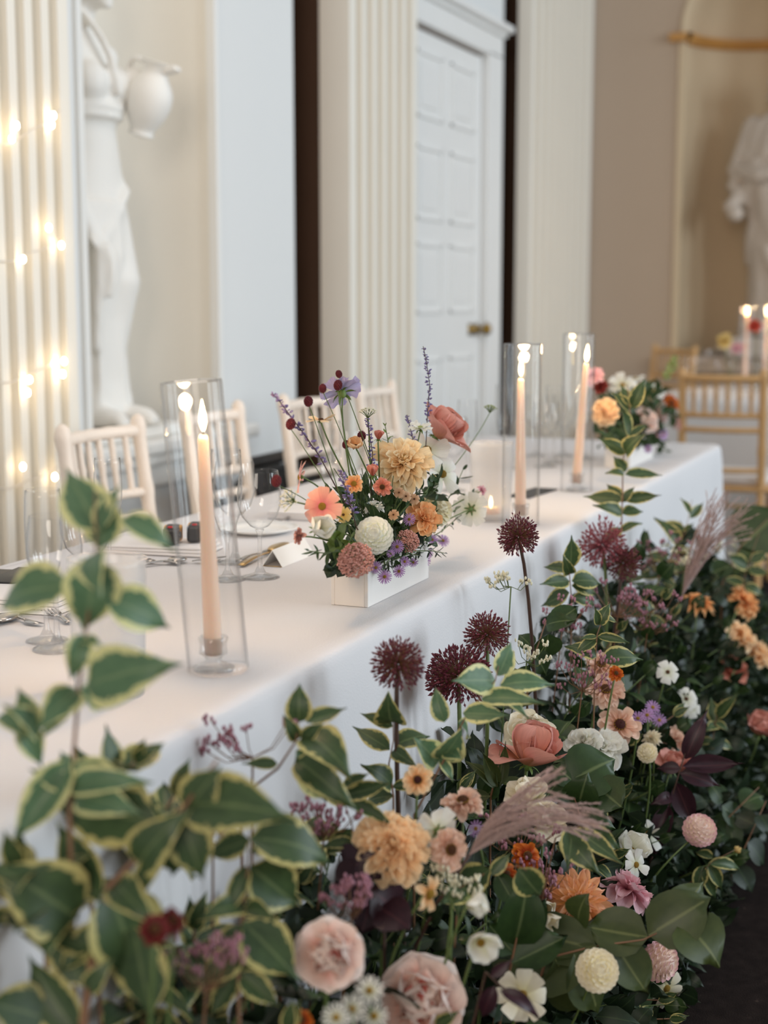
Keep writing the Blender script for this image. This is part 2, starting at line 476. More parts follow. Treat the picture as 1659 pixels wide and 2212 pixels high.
T_LEAF = [blade(4, 8, wp(.72, 1.25, .02, .29), 0, c, .02, 0, f, s) for c, f, s in ((-.5, .35, 1), (-.9, .2, 2), (.35, .4, 3), (-1.3, .3, 4), (-.2, .15, 5))]
T_BROAD = [blade(4, 7, wp(.55, .75, .02, .40), 0, c, .03, 0, f, s) for c, f, s in ((-.4, .2, 1), (-.9, .25, 2), (.3, .2, 3))]
T_NARROW = [blade(2, 6, wp(.7, .9, .02, .13), 0, c, .01, 0, .3, s) for c, s in ((-.6, 1), (-1.2, 2), (.5, 3))]
T_LOW = [blade(2, 4, wp(.7, 1.0, .02, .27), 0, c, 0, 0, .3, s) for c, s in ((-.5, 1), (-1.1, 2))]
P_COSMOS = [blade(4, 6, lambda v: .07+.36*math.sin(min(1, v*1.12)*PI*.52)**1.1*(1 if v < .9 else .93), -.1, c, .02, .35, 0, s) for c, s in ((-.3, 1), (-.6, 2), (.2, 3))]
P_STRAP = [blade(3, 5, lambda v: .08+.17*math.sin(min(1, v)*PI*.78)**.9, .9, c, .01, 0, 0, s) for c, s in ((.5, 1), (-.3, 2), (-.9, 3))]
P_QUILL = [blade(3, 5, wp(.5, .8, .25, .13), 1.6, c, 0, 0, 0, s) for c, s in ((.3, 1), (-.4, 2), (-.7, 3))]
def rounded(w0, w1): return lambda v: w0*(1-v)+w1*math.sin(PI*min(1, max(0, v))**1.35*.93)**.62
P_ROUND = [blade(6, 8, rounded(.15, .47), c2, c, .03, 0, 0, s) for c, c2, s in ((.9, .7, 1), (.6, .6, 2), (1.2, .8, 3))]
P_OUTER = [blade(6, 8, rounded(.17, .5), c2, c, .04, 0, 0, s) for c, c2, s in ((-.5, .45, 1), (-.9, .35, 2), (.2, .5, 3))]
P_INNER = [blade(6, 6, rounded(.2, .52), c2, c, .05, 0, 0, s) for c, c2, s in ((.8, .22, 1), (1.1, .3, 2), (.6, .15, 3))]
P_SMALL = blade(2, 3, lambda v: .10+.2*math.sin(v*PI*.75), .9, .5, 0, 0, 0, 1)
P_POM = blade(3, 3, rounded(.16, .3), .55, .7, 0, 0, 0, 1)
P_RAY = blade(2, 2, lambda v: .035+.04*math.sin(v*PI*.7), .4, -.2, 0, 0, 0, 1)
P_RUFF = [blade(5, 5, lambda v: .06+.34*v**.9, .1, c, .09, .3, 0, s) for c, s in ((-.5, 1), (-.2, 2), (.3, 3))]
_MC = {}
def shared(tpls, i, m, name):
    k = (id(tpls), i, m.name, name)
    if k not in _MC: _MC[k] = build(name, tpls[i][0], tpls[i][1], m, tpls[i][2])
    return _MC[k]

# ------------------------------------------------------------------ flower heads (local +Z is the way the flower faces; radius 1 -> R)
def ring(root, Mh, tpls, m, n, tilt, length, widthf, off=.08, lift=0, spin0=None, name='petal', jit=.12, lab=None):
    s0 = U(0, 6) if spin0 is None else spin0
    for k in range(n):
        a = s0 + 2*PI*k/n + U(-jit, jit)*.6
        t = tilt + U(-jit, jit)
        L = length*(1+U(-.07, .07))
        M = (Mh @ Matrix.Rotation(a, 4, 'Z') @ Matrix.Translation((0, off, lift)) @ Matrix.Rotation(t, 4, 'X')
             @ Matrix.Rotation(U(-jit, jit), 4, 'Y') @ Matrix.Diagonal((L*widthf, L, L, 1)))
        o = link(name, shared(tpls, rnd.randrange(len(tpls)), m, name), root, rel(root, M))
def ring_mb(mb, Mh, tpl, n, tilt, length, widthf, off=.05, lift=0, jit=.1):
    s0 = U(0, 6)
    for k in range(n):
        a = s0+2*PI*k/n+U(-jit, jit)*.5
        M = (Mh @ Matrix.Rotation(a, 4, 'Z') @ Matrix.Translation((0, off, lift)) @ Matrix.Rotation(tilt+U(-jit, jit), 4, 'X')
             @ Matrix.Diagonal((length*widthf, length, length, 1)))
        mb.add(tpl, M)
def disc(root, Mh, r, h, m, name='flower_centre', lift=0):
    mb = MB(); pts = []
    prof = [(r*math.cos(t), h*math.sin(t)+lift) for t in (0, .35, .75, 1.15, 1.5)]
    mb.lathe([(r*.9, lift-.25*h)]+prof, 14)
    # little bead florets on the disc
    nb = 26
    for i in range(nb):
        rr = math.sqrt((i+.5)/nb); a = i*2.39996
        x, y = rr*r*.92*math.cos(a), rr*r*.92*math.sin(a)
        z = lift+h*math.sqrt(max(0, 1-rr*rr*.85))
        mb.ell((x, y, z), r*.11, 5, 4)
    return mb.obj(name, m, root, rel(root, Mh))
def calyx(root, Mh, r, m=M_CALYX, sep=True):
    mb = MB()
    mb.lathe([(.02*r, -.9*r), (.3*r, -.75*r), (.55*r, -.35*r), (.6*r, 0)], 10)
    if sep:
        for k in range(6):
            M = Matrix.Rotation(2*PI*k/6, 4, 'Z') @ Matrix.Translation((0, .45*r, -.15*r)) @ Matrix.Rotation(-.15+U(-.2, .2), 4, 'X') @ Matrix.Diagonal((r*1.6, r*1.5, r*1.5, 1))
            mb.add(T_NARROW[0], M)
    return mb.obj('calyx', m, root, rel(root, Mh))
def S(Mh, R): return Mh @ Matrix.Scale(R, 4)

def h_cosmos(root, Mh, R, c, centre=M_CENTRE, n=8):
    Ms = S(Mh, R)
    ring(root, Ms, P_COSMOS, PM[c], n, .16, .92, .74, .08)
    disc(root, Ms, .19, .12, centre, lift=.02)
    calyx(root, Ms, .22)
def h_zinnia(root, Mh, R, c, layers=2, centre=M_CENTRED, n=13):
    Ms = S(Mh, R)
    for l in range(layers):
        ring(root, Ms, P_STRAP, PM[c], n-l, .02+.2*l, .82-.14*l, 1.2, .2-.02*l, .06*l)
    disc(root, Ms, .27, .22, centre, lift=.06+.05*layers)
    mb = MB()
    for k in range(14):       # yellow starlets round the cone
        a = 2*PI*k/14; mb.ell((.25*math.cos(a), .25*math.sin(a), .12+.05*layers), .045, 5, 4)
    mb.obj('pollen_ring', M_CENTRE, root, rel(root, Ms))
    calyx(root, Ms, .26, sep=False)
def h_dahlia(root, Mh, R, c, tpl=None, layers=6, n=13, wf=1.25, centre='peach', dn=-.12):
    Ms = S(Mh, R); tpl = tpl or P_STRAP
    for l in range(layers):
        t = l/(layers-1)
        ring(root, Ms, tpl, PM[c], max(6, int(n-l*.8)), dn+(1.13-dn)*t**1.2, .86-.48*t, wf, .14-.08*t, .02+.16*t)
    mb = MB(); ring_mb(mb, Ms, P_SMALL, 8, 1.25, .26, 1.3, .03, .16); ring_mb(mb, Ms, P_SMALL, 5, 1.45, .2, 1.2, .01, .18)
    mb.obj('flower_centre', PM[centre], root, rel(root, Matrix()))
    calyx(root, Ms, .26, sep=False)
def h_pompon(root, Mh, R, c, n=110):
    Ms = S(Mh, R); mb = MB()
    for i in range(n):
        z = 1-2*(i+.5)/n*.93; a = i*2.39996
        r = math.sqrt(max(0, 1-z*z)); d = Vector((r*math.cos(a), r*math.sin(a), z*.88))
        ax = d.normalized()
        up = (Vector((0, 0, 1)) - ax*ax.z); up = up.normalized() if up.length > 1e-3 else Vector((1, 0, 0))
        out = -up                              # petal tips turn outwards, away from the crown
        yv = (ax*.8+out*.55).normalized(); zv = (yv.cross(ax)).cross(yv).normalized()
        zv = -zv if zv.dot(Vector((0,0,1))) < 0 else zv
        xv = yv.cross(zv)
        s = .36*(.75+.5*(1-max(0, z)))
        mb.add(P_POM, Ms @ axes(d*.74, xv*s*1.7, yv*s, zv*s))
    mb.ell((0, 0, 0), .74, 12, 8); core = mb.F  # solid heart
    k = 12*9
    V = mb.V; 
    for q in range(len(V)-k, len(V)):
        p = Ms @ Vector(V[q]); V[q] = tuple(p)
    o = mb.obj('petals', PM[c], root, rel(root, Matrix())); stuff(o)
    calyx(root, S(Mh, R) @ Matrix.Translation((0, 0, -.75)), .28, sep=False)
def h_rose(root, Mh, R, c, cin, layers=((6, .5, 1.05), (7, .85, .98), (9, 1.12, .86), (11, 1.36, .74), (11, 1.55, .62), (9, 1.66, .52))):
    Ms = S(Mh, R)
    for l, (n, t, L) in enumerate(layers):
        outer = l < 2
        ring(root, Ms @ Matrix.Translation((0, 0, -.38)), P_OUTER if l == 0 else (P_ROUND if l < 2 else P_INNER), PM[c] if l < 3 else PM[cin], n,
             t, L, 1.34 if outer and n > 5 else (1.08 if outer else .98), .12-.02*l, .02*l, jit=.14)
    mb = MB(); ring_mb(mb, Ms, P_INNER[0], 7, 1.7, .4, .8, .09, -.12); ring_mb(mb, Ms, P_INNER[0], 5, 1.75, .36, .8, .05, -.1)
    mb.obj('flower_heart', PM[cin], root, rel(root, Matrix()))
    calyx(root, Ms @ Matrix.Translation((0, 0, -.36)), .22)
def h_poppy(root, Mh, R, c, n=5, tilt=.7, centre=M_CENTRE):
    Ms = S(Mh, R)
    ring(root, Ms @ Matrix.Translation((0, 0, -.3)), P_ROUND, PM[c], n, tilt, 1.05, 1.15, .06)
    disc(root, Ms, .18, .16, centre, 'flower_centre', -.12)
    calyx(root, Ms @ Matrix.Translation((0, 0, -.3)), .2)
def h_scab(root, Mh, R, c, cm=M_LIMEB):
    Ms = S(Mh, R)
    ring(root, Ms, P_RUFF, PM[c], 10, .12, .95, 1.0, .1)
    ring(root, Ms, P_RUFF, PM[c], 7, .5, .55, 1.0, .06, .04)
    disc(root, Ms, .22, .14, cm, lift=.06)
    calyx(root, Ms, .36)
def h_aster(root, Mh, R, c, n=20, centre=M_CENTRE):
    Ms = S(Mh, R); mb = MB()
    ring_mb(mb, Ms, P_RAY, n, .1, .85, 1.2, .15); ring_mb(mb, Ms, P_RAY, n//2, .3, .7, 1.2, .12, .04)
    stuff(mb.obj('petals', PM[c], root, rel(root, Matrix())))
    mb = MB(); mb.ell((0, 0, .05), (.24, .24, .14), 10, 6); mb.obj('flower_centre', centre, root, rel(root, Ms))
def h_small(root, Mh, R, c, n=5):
    Ms = S(Mh, R); mb = MB()
    for k in range(n):
        mb.add(P_COSMOS[1], Ms @ Matrix.Rotation(2*PI*k/n, 4, 'Z') @ Matrix.Rotation(.25, 4, 'X') @ Matrix.Scale(.95, 4))
    mb.obj('petals', PM[c], root, rel(root, Matrix()))
    mb = MB(); mb.ell((0, 0, .06), (.16, .16, .12), 8, 5); mb.obj('flower_centre', M_CENTREB, root, rel(root, Ms))
def h_bud(root, Mh, R, c):
    Ms = S(Mh, R)
    ring(root, Ms @ Matrix.Translation((0, 0, -.5)), P_ROUND, PM[c], 5, 1.1, 1.3, .9, .1)
    mb = MB(); ring_mb(mb, Ms @ Matrix.Translation((0, 0, -.4)), P_ROUND[0], 4, 1.35, 1.2, .8, .05); mb.obj('flower_heart', PM[c], root, rel(root, Matrix()))
    calyx(root, Ms @ Matrix.Translation((0, 0, -.5)), .4)
def h_allium(root, Mh, R, m, sq=1.0, n=300, wisp=0.0):
    mb = MB(); mp = MB()
    def bud(p, d, s):
        M = frame(p, d)
        mb.raw([M @ Vector(v) for v in ((s, 0, 0), (0, s, 0), (-s, 0, 0), (0, -s, 0), (0, 0, s*2.2), (0, 0, -s*2.0))],
               [(0, 1, 4), (1, 2, 4), (2, 3, 4), (3, 0, 4), (1, 0, 5), (2, 1, 5), (3, 2, 5), (0, 3, 5)])
    for i in range(n):
        z = 1-2*(i+.5)/n; a = i*2.39996+U(-.2, .2); r = math.sqrt(1-z*z)
        if z < -.84: continue
        d = Vector((r*math.cos(a), r*math.sin(a), z*sq)).normalized()
        L = R*(U(.84, 1.08)+wisp*max(0, z)*U(0, .6)*(rnd.random() < .5))
        p = d*L
        mp.tube([d*R*.12, d*L*.42, p], .0005, 3, False)
        s = R*.048*U(.75, 1.3)
        bud(p, (d+Vector((U(-.4, .4), U(-.4, .4), U(-.3, .3)))).normalized(), s)
        bud(d*L*U(.62, .84), (d+Vector((U(-.5, .5), U(-.5, .5), U(-.5, .5)))).normalized(), s*.95)
    stuff(mb.obj('florets', m, root, rel(root, Mh), smooth=False))
    stuff(mp.obj('pedicels', M_STEMR if m is M_ALLIUM else M_ALLIUM2, root, rel(root, Mh)))
def h_burnet(root, Mh, R):
    mb = MB()
    for i in range(70):
        z = 1-2*(i+.5)/70; a = i*2.39996; r = math.sqrt(1-z*z)
        mb.ell((R*r*math.cos(a), R*r*math.sin(a), R*z*1.25), R*.2, 5, 4)
    mb.ell((0, 0, 0), (R*.95, R*.95, R*1.2), 10, 7)
    mb.obj('flower_head', M_BURNET, root, rel(root, Mh))
def h_umbel(root, Mh, R, m=M_LACE, n=20, dome=.45):
    mb = MB(); ms = MB()
    for i in range(n):
        rr = math.sqrt((i+.5)/n); a = i*2.39996
        p = Vector((R*rr*math.cos(a), R*rr*math.sin(a), R*(dome*(1-rr*rr))))
        ms.tube(bez((0, 0, -R*.7), (p.x*.5, p.y*.5, -R*.15), p, 4), .0005, 3, False)
        for k in range(7):
            q = p+Vector((U(-1, 1), U(-1, 1), U(-.4, .6)))*R*.13
            mb.ell(q, R*.05, 5, 3)
    stuff(mb.obj('florets', m, root, rel(root, Mh)))
    stuff(ms.obj('rays', M_STEM, root, rel(root, Mh)))
def h_sedum(root, Mh, R, m=M_SEDUM, n=330):
    mb = MB()
    for i in range(n):
        rr = math.sqrt((i+.5)/n); a = i*2.39996
        z = R*.38*math.sqrt(max(0, 1-rr*rr))+U(-.11, .11)*R
        mb.ell((R*rr*math.cos(a)*(1+U(-.06, .06)), R*rr*math.sin(a), z), R*U(.055, .095), 5, 4)
    stuff(mb.obj('florets', m, root, rel(root, Mh)))
    ms = MB()
    for k in range(14):
        a = k*2.4; rr = math.sqrt((k+.5)/14)*R*.85
        ms.tube([(0, 0, -R*.8), (rr*math.cos(a), rr*math.sin(a), R*.3*math.sqrt(1-(k+.5)/14))], R*.03, 4, False)
    stuff(ms.obj('branchlets', M_STEM, root, rel(root, Mh)))

# ------------------------------------------------------------------ leaves and sprigs
def leaf(root, B, T, wd, face, tpls, m, name='leaf', i=None):
    B, T = Vector(B), Vector(T)
    y = T-B; L = y.length; y = y/L
    z = face - y*face.dot(y); z = z.normalized() if z.length > 1e-3 else y.orthogonal().normalized()
    x = y.cross(z)
    k = rnd.randrange(len(tpls)) if i is None else i
    V_ = tpls[k][0]; nx = next(q for q in range(1, len(V_)) if abs(V_[q][1]-V_[0][1]) > 1e-4)
    ty, tz = V_[-(nx+1)//2][1], V_[-(nx+1)//2][2]            # where this blade's own tip lies
    l, ph = math.hypot(ty, tz), math.atan2(tz, ty)
    s_ = L/l; y2, z2 = y*math.cos(ph)-z*math.sin(ph), y*math.sin(ph)+z*math.cos(ph)
    M = axes(B, x*L*wd, y2*s_, z2*s_)
    return link(name, shared(tpls, k, m, name), root, rel(root, M))
def stem(root, P, r0, r1, m, name='stem', n=5):
    k = len(P)
    mb = MB().tube([Vector(p)-Vector(root.location) for p in P], [r0+(r1-r0)*i/(k-1) for i in range(k)], n)
    return mb.obj(name, m, root)
def sprig_leaves(root, P, pairs, L, wd, tpls, m, start=.25, up=.5, spread=1.0, top=True, seedspin=None):
    """opposite leaf pairs, each pair turned a quarter from the last, up the upper part of the stem path P"""
    k = len(P); sp = U(0, PI) if seedspin is None else seedspin
    for i in range(pairs):
        t = start+(1-start)*i/max(1, pairs-(0 if top else 1))
        f = t*(k-1); a = int(min(k-2, f)); p = P[a].lerp(P[a+1], f-a)
        ax = (P[a+1]-P[a]).normalized()
        e1 = ax.orthogonal().normalized(); e2 = ax.cross(e1)
        ang = sp+i*PI/2
        LL = L*(1-.35*max(0, (t-.55)/.45))*U(.8, 1.15)
        for s in (1, -1):
            dr = (e1*math.cos(ang)+e2*math.sin(ang))*s*spread
            d = (dr+ax*up+Vector((U(-.2, .2), U(-.2, .2), U(-.35, .05)))).normalized()
            leaf(root, p, p+d*LL, wd*U(.85, 1.15), (Vector((0, 0, 1))*.8+ax*.6-d*.2), tpls, m)
    if top:
        ax = (P[-1]-P[-2]).normalized()
        for q in range(2):
            d = (ax+Vector((U(-.5, .5), U(-.5, .5), U(0, .3)))).normalized()
            leaf(root, P[-1], P[-1]+d*L*U(.45, .65), wd*.8, (view(0, .3, 1)), tpls, m)

PENDING, LANDMARKS = [], []
def landmark(px, py, short): LANDMARKS.append((px, py, short))
def autolabel(o, p, what, cat, group):
    """label is worded once every named flower stands, by what this plant grows beside"""
    PENDING.append((o, Vector(p), what, cat, group))

# =================================================================== THE ROOM
YW, XE, HT = 2.48, 9.5, 4.4
# floor: dark speckled carpet
m, nt, out = newmat('dark_carpet'); L = nt.links.new
tc = N(nt, 'ShaderNodeTexCoord'); nz = N(nt, 'ShaderNodeTexNoise'); nz.inputs['Scale'].default_value = 38; nz.inputs['Detail'].default_value = 6
L(tc.outputs['Object'], nz.inputs['Vector'])
rp = N(nt, 'ShaderNodeValToRGB'); e = rp.color_ramp.elements
e[0].position = .3; e[0].color = (*lin((24, 18, 17)), 1); e[1].position = .68; e[1].color = (*lin((36, 29, 27)), 1)
x = e.new(.72); x.color = (*lin((64, 54, 48)), 1)
L(nz.outputs['Fac'], rp.inputs['Fac'])
b = N(nt, 'ShaderNodeBsdfPrincipled'); b.inputs['Roughness'].default_value = .95; b.inputs['Specular IOR Level'].default_value = .1
L(rp.outputs[0], b.inputs['Base Color'])
n2 = N(nt, 'ShaderNodeTexNoise'); n2.inputs['Scale'].default_value = 400; L(tc.outputs['Object'], n2.inputs['Vector'])
bp = N(nt, 'ShaderNodeBump'); bp.inputs['Strength'].default_value = .5; bp.inputs['Distance'].default_value = .004
L(n2.outputs['Fac'], bp.inputs['Height']); L(bp.outputs[0], b.inputs['Normal']); L(b.outputs[0], out.inputs[0])
M_FLOOR = m
struct(MB().box((-6.0, -8, -.06), (XE+.9, YW+.9, 0)).obj('floor', M_FLOOR, smooth=False))

# long wall with statue niche, dark slots and door opening
NX0, NX1, NZ0, NZ1 = 3.71, 4.52, .78, 2.75
NC, NR = (NX0+NX1)/2, (NX1-NX0)/2
mb = MB(); WT = .5
mb.box((1.0, YW, 0), (NX0, YW+WT, HT))
mb.box((NX0, YW, 0), (NX1, YW+WT, NZ0))
mb.box((NX1, YW, 0), (5.13, YW+WT, HT))
mb.box((5.45, YW, 0), (6.29, YW+WT, HT))
mb.box((6.29, YW, 2.50), (7.36, YW+WT, HT))
mb.box((7.36, YW, 0), (7.66, YW+WT, HT))
mb.box((8.10, YW, 0), (XE, YW+WT, HT))
def spandrel(mb, c, r, z0, zt, fn):
    """wall face above a round-headed opening"""
    n = 16
    for s in range(n):
        a0, a1 = PI*s/n, PI*(s+1)/n
        p = [fn(c+r*math.cos(a0), z0+r*math.sin(a0)), fn(c+r*math.cos(a1), z0+r*math.sin(a1)), fn(c+r*math.cos(a1), zt), fn(c+r*math.cos(a0), zt)]
        mb.raw(p, [(0, 1, 2, 3)])
spandrel(mb, NC, NR, NZ1, HT, lambda x, z: (x, YW, z))
wall = struct(mb.obj('wall_left', M_WALL, smooth=False))
def niche_shell(cx, r, z0, z1, fn, n=20):
    mb = MB(); V, F = [], []
    zs = [z0+(z1-z0)*i/6 for i in range(7)]
    for z in zs:
        for k in range(n+1): V.append(fn(cx+r*math.cos(PI*k/n), r*math.sin(PI*k/n), z))
    for j in range(1, 7):      # half dome
        f = PI/2*j/6
        for k in range(n+1): V.append(fn(cx+r*math.cos(PI*k/n)*math.cos(f), r*math.sin(PI*k/n)*math.cos(f), z1+r*math.sin(f)))
    for j in range(12):
        for k in range(n):
            a = j*(n+1)+k; F.append((a, a+1, a+n+2, a+n+1))
    mb.raw(V, F)
    V = [fn(cx+r*math.cos(PI*k/n), r*math.sin(PI*k/n), z0) for k in range(n+1)]
    mb.raw(V, [tuple(range(n+1))])
    return mb
niche_shell(NC, NR, NZ0, NZ1, lambda x, d, z: (x, YW+d, z)).obj('niche', M_NICHE, wall)
# niche arris, sill and lower moulding
mb = MB()
for x in (NX0, NX1): mb.box((x-.014, YW-.012, NZ0), (x+.014, YW+.02, NZ1))
n = 20
for s in range(n):
    a0, a1 = PI*s/n, PI*(s+1)/n
    mb.tube([(NC+NR*math.cos(a0), YW-.002, NZ1+NR*math.sin(a0)), (NC+NR*math.cos(a1), YW-.002, NZ1+NR*math.sin(a1))], .013, 6)
struct(mb.obj('trim_1', M_TRIM, smooth=False))
mb = MB().box((NX0-.12, YW-.10, NZ0-.045), (NX1+.12, YW+.02, NZ0)).box((NX0-.09, YW-.07, NZ0-.085), (NX1+.09, YW+.02, NZ0-.045)).box((NX0-.06, YW-.035, NZ0-.16), (NX1+.06, YW+.02, NZ0-.085))
bevel(struct(mb.obj('trim_2', M_TRIM, smooth=False)), .012)
mb = MB().box((1.0, YW-.02, .0), (NX1+.61, YW+.01, .2)).box((5.45, YW-.02, 0), (6.2, YW+.01, .2))
struct(mb.obj('baseboard_left', M_TRIM, smooth=False))
# dark slots
mb = MB()
for a, c in ((5.13, 5.45), (7.66, 8.10)):
    mb.box((a-.02, YW+.16, 0), (c+.02, YW+.2, HT))
    mb.box((a, YW+.02, 0), (a+.004, YW+WT, HT)); mb.box((c-.004, YW+.004, 0), (c, YW+WT, HT))
struct(mb.obj('trim_3', M_DARK, smooth=False))

def pilaster(name, x0, x1, y0, y1, nfl, marg, gr, mt):
    gr *= 2.6
    """square pilaster with hollow flutes cut in its front face"""
    P = [(x0, y1), (x0, y0)]
    w_ = (x1-x0-2*marg)/nfl
    for i in range(nfl):
        a = x0+marg+i*w_+w_*.23; c = x0+marg+(i+1)*w_-w_*.23; r = (c-a)/2
        for k in range(9):
            t = PI*k/8; P.append(((a+c)/2-r*math.cos(t), y0+r*gr*math.sin(t)))
    P += [(x1, y0), (x1, y1)]
    n = len(P); V = [(p[0], p[1], 0) for p in P]+[(p[0], p[1], HT) for p in P]
    F = [(i, i+1, n+i+1, n+i) for i in range(n-1)]+[(n-1, 0, n, 2*n-1)]
    mb = MB().raw(V, F)
    mb.box((x0-.06, y0-.06, 0), (x1+.06, y1, .22)); mb.box((x0-.03, y0-.03, .22), (x1+.03, y1, .3))
    return struct(mb.obj(name, mt, smooth=False))
pilaster('trim_4', 2.70, 3.405, 2.30, YW, 9, .03, .9, M_COLUMN)
pilaster('trim_5', 5.356, 6.07, 2.35, YW-.003, 6, .04, .9, M_COLUMN)
pilaster('trim_6', 7.75, 8.99, 2.35, YW-.05, 8, .04, .9, M_COLUMN)

# panelled door
DX0, DX1 = 6.31, 7.34
door = struct(MB().box((DX0, YW+.012, 0), (DX1, YW+.06, 2.415)).obj('door_1', M_DOOR, smooth=False))
mb = MB().box((6.10, YW-.03, 0), (DX0-.01, YW+.08, 2.45)).box((DX1+.01, YW-.03, 0), (7.56, YW+.08, 2.45)).box((6.10, YW-.03, 2.432), (7.56, YW+.08, 2.54))
mb.box((6.04, YW-.05, 2.54), (7.58, YW+.05, 2.565)).box((6.0, YW-.08, 2.565), (7.60, YW+.05, 2.60))
bevel(mb.obj('door_frame', M_DOOR, door, smooth=False), .006)
MB().box((DX0-.01, YW+.03, 2.415), (DX1+.01, YW+.07, 2.432)).obj('door_gap', M_DARK, door, smooth=False)  # dark brown bar stands for the shadow line above the leaf
for za, zb in ((2.03, 2.33), (1.57, 1.91), (1.14, 1.47), (.25, .93)):
    for xa, xb in ((6.42, 6.76), (6.88, 7.22)):
        mb = MB()
        for a, c, y in (((xa, za), (xb, zb), .048), ):
            mb.box((xa, YW+.001, za), (xb, YW+.014, za+.02)).box((xa, YW+.001, zb-.02), (xb, YW+.014, zb)).box((xa, YW+.001, za), (xa+.02, YW+.014, zb)).box((xb-.02, YW+.001, za), (xb, YW+.014, zb))
            mb.box((xa+.05, YW+.005, za+.05), (xb-.05, YW+.014, zb-.05))
        bevel(mb.obj('panel', M_DOOR, door, smooth=False), .006)
mb = MB()
kp = PY(1025, 711, YW+.012)
kx = kp.x
mb.lathe([(.032, 0), (.032, .006), (.012, .01), (.012, .035), (.03, .045), (.033, .06), (.02, .075), (0, .078)], 20)
for dx in (0, ): mb.obj('knob', M_BRASS, door, Matrix.Translation((kx+.03, YW+.012, kp.z)) @ Matrix.Rotation(PI/2, 4, 'X'))
mb = MB().box((kx-.10, YW+.004, kp.z-.03), (kx-.03, YW+.014, kp.z+.03)).ell((kx-.065, YW+.001, kp.z), (.018, .01, .022), 10, 6)
mb.obj('lock_plate', M_BRASS, door)
# pale relief plaque over the door
mb = MB().box((6.2, YW-.02, 2.78), (7.3, YW+.01, 3.3))
for i in range(9):
    x = 6.3+i*.11
    mb.tube(bez((x, YW-.02, 2.85), (x+.09, YW-.05, 3.0+.05*math.sin(i*2)), (x-.02, YW-.02, 3.22), 6), .022, 6)
struct(mb.obj('trim_7', M_NICHE, smooth=False))

# end wall with its round-headed niche and gilt band
EY, ER, EZ0, EZ1 = 1.40, .51, .85, 2.81
mb = MB()
mb.box((XE, -5, 0), (XE+.6, EY-ER, HT)).box((XE, EY+ER, 0), (XE+.6, YW+.9, HT)).box((XE, EY-ER, 0), (XE+.6, EY+ER, EZ0))
spandrel(mb, EY, ER, EZ1, HT, lambda y, z: (XE, y, z))
wall2 = struct(mb.obj('wall_back', M_TAUPE, smooth=False))
niche_shell(EY, ER, EZ0, EZ1, lambda y, d, z: (XE+d, y, z)).obj('niche', M_NICHE2, wall2)
mb = MB()
for y in (EY-ER, EY+ER): mb.box((XE-.012, y-.02, EZ0), (XE+.02, y+.02, EZ1-.03))
for s in range(n):
    a0, a1 = PI*s/n, PI*(s+1)/n
    mb.tube([(XE-.002, EY+ER*math.cos(a0), EZ1+.03+ER*math.sin(a0)), (XE-.002, EY+ER*math.cos(a1), EZ1+.03+ER*math.sin(a1))], .018, 6)
struct(mb.obj('trim_8', M_NICHE2, smooth=False))
mb = MB(); V, F = [], []
prof = [(0, -.03), (.03, -.03), (.045, -.008), (.06, .012), (.06, .03), (0, .03)]
for k in range(25):
    a = PI*k/24
    for d, z in prof: V.append((XE+(ER-d)*math.sin(a), EY+(ER-d)*math.cos(a), EZ1+z))
for k in range(24):
    for i in range(len(prof)-1):
        q = k*len(prof)+i; F.append((q, q+1, q+len(prof)+1, q+len(prof)))
mb.raw(V, F)
for y in (EY-ER-.10, EY+ER-.05): mb.box((XE-.05, y+.02, EZ1-.026), (XE+.0, y+.13, EZ1+.026))
bevel(struct(mb.obj('trim_9', M_GILT, smooth=False)), .008)
mb = MB().box((XE-.06, EY-ER-.1, EZ0-.1), (XE+.01, EY+ER+.1, EZ0))
struct(mb.obj('trim_10', M_TAUPE, smooth=False))
struct(MB().box((XE-.02, -5, 0), (XE+.01, YW, .2)).obj('baseboard_back', M_TAUPE, smooth=False))

# =================================================================== STATUES (one remeshed body each)
def loft(mb, secs, n=28, ripple=0, nr=11):
    """secs: (x, y, z, rx, ry); closed tube of ellipses, rippled like drapery"""
    V, F = [], []
    for i, s in enumerate(secs):
        x, y, z, rx, ry = s[:5]; rip = s[5] if len(s) > 5 else ripple
        for k in range(n):
            a = 2*PI*k/n; q = 1+rip*math.sin(nr*a+2.1*math.sin(z*5))+rip*.5*math.sin((nr+6)*a+z*4)
            V.append((x+rx*q*math.cos(a), y+ry*q*math.sin(a), z))
    for i in range(len(secs)-1):
        for k in range(n): F.append((i*n+k, i*n+(k+1) % n, (i+1)*n+(k+1) % n, (i+1)*n+k))
    F.append(tuple(range(n-1, -1, -1))); F.append(tuple((len(secs)-1)*n+k for k in range(n)))
    return mb.raw(V, F)
def remesh(o, vox, it=4):
    r = o.modifiers.new('remesh', 'REMESH'); r.mode = 'VOXEL'; r.voxel_size = vox; r.use_smooth_shade = True
    s = o.modifiers.new('smooth', 'SMOOTH'); s.iterations = it; s.factor = .5
    return o
def limb(mb, P, R, n=14):
    mb.tube(P, R, n)
    for p, r in zip(P, R): mb.ell(p, r*1.01, 12, 8)
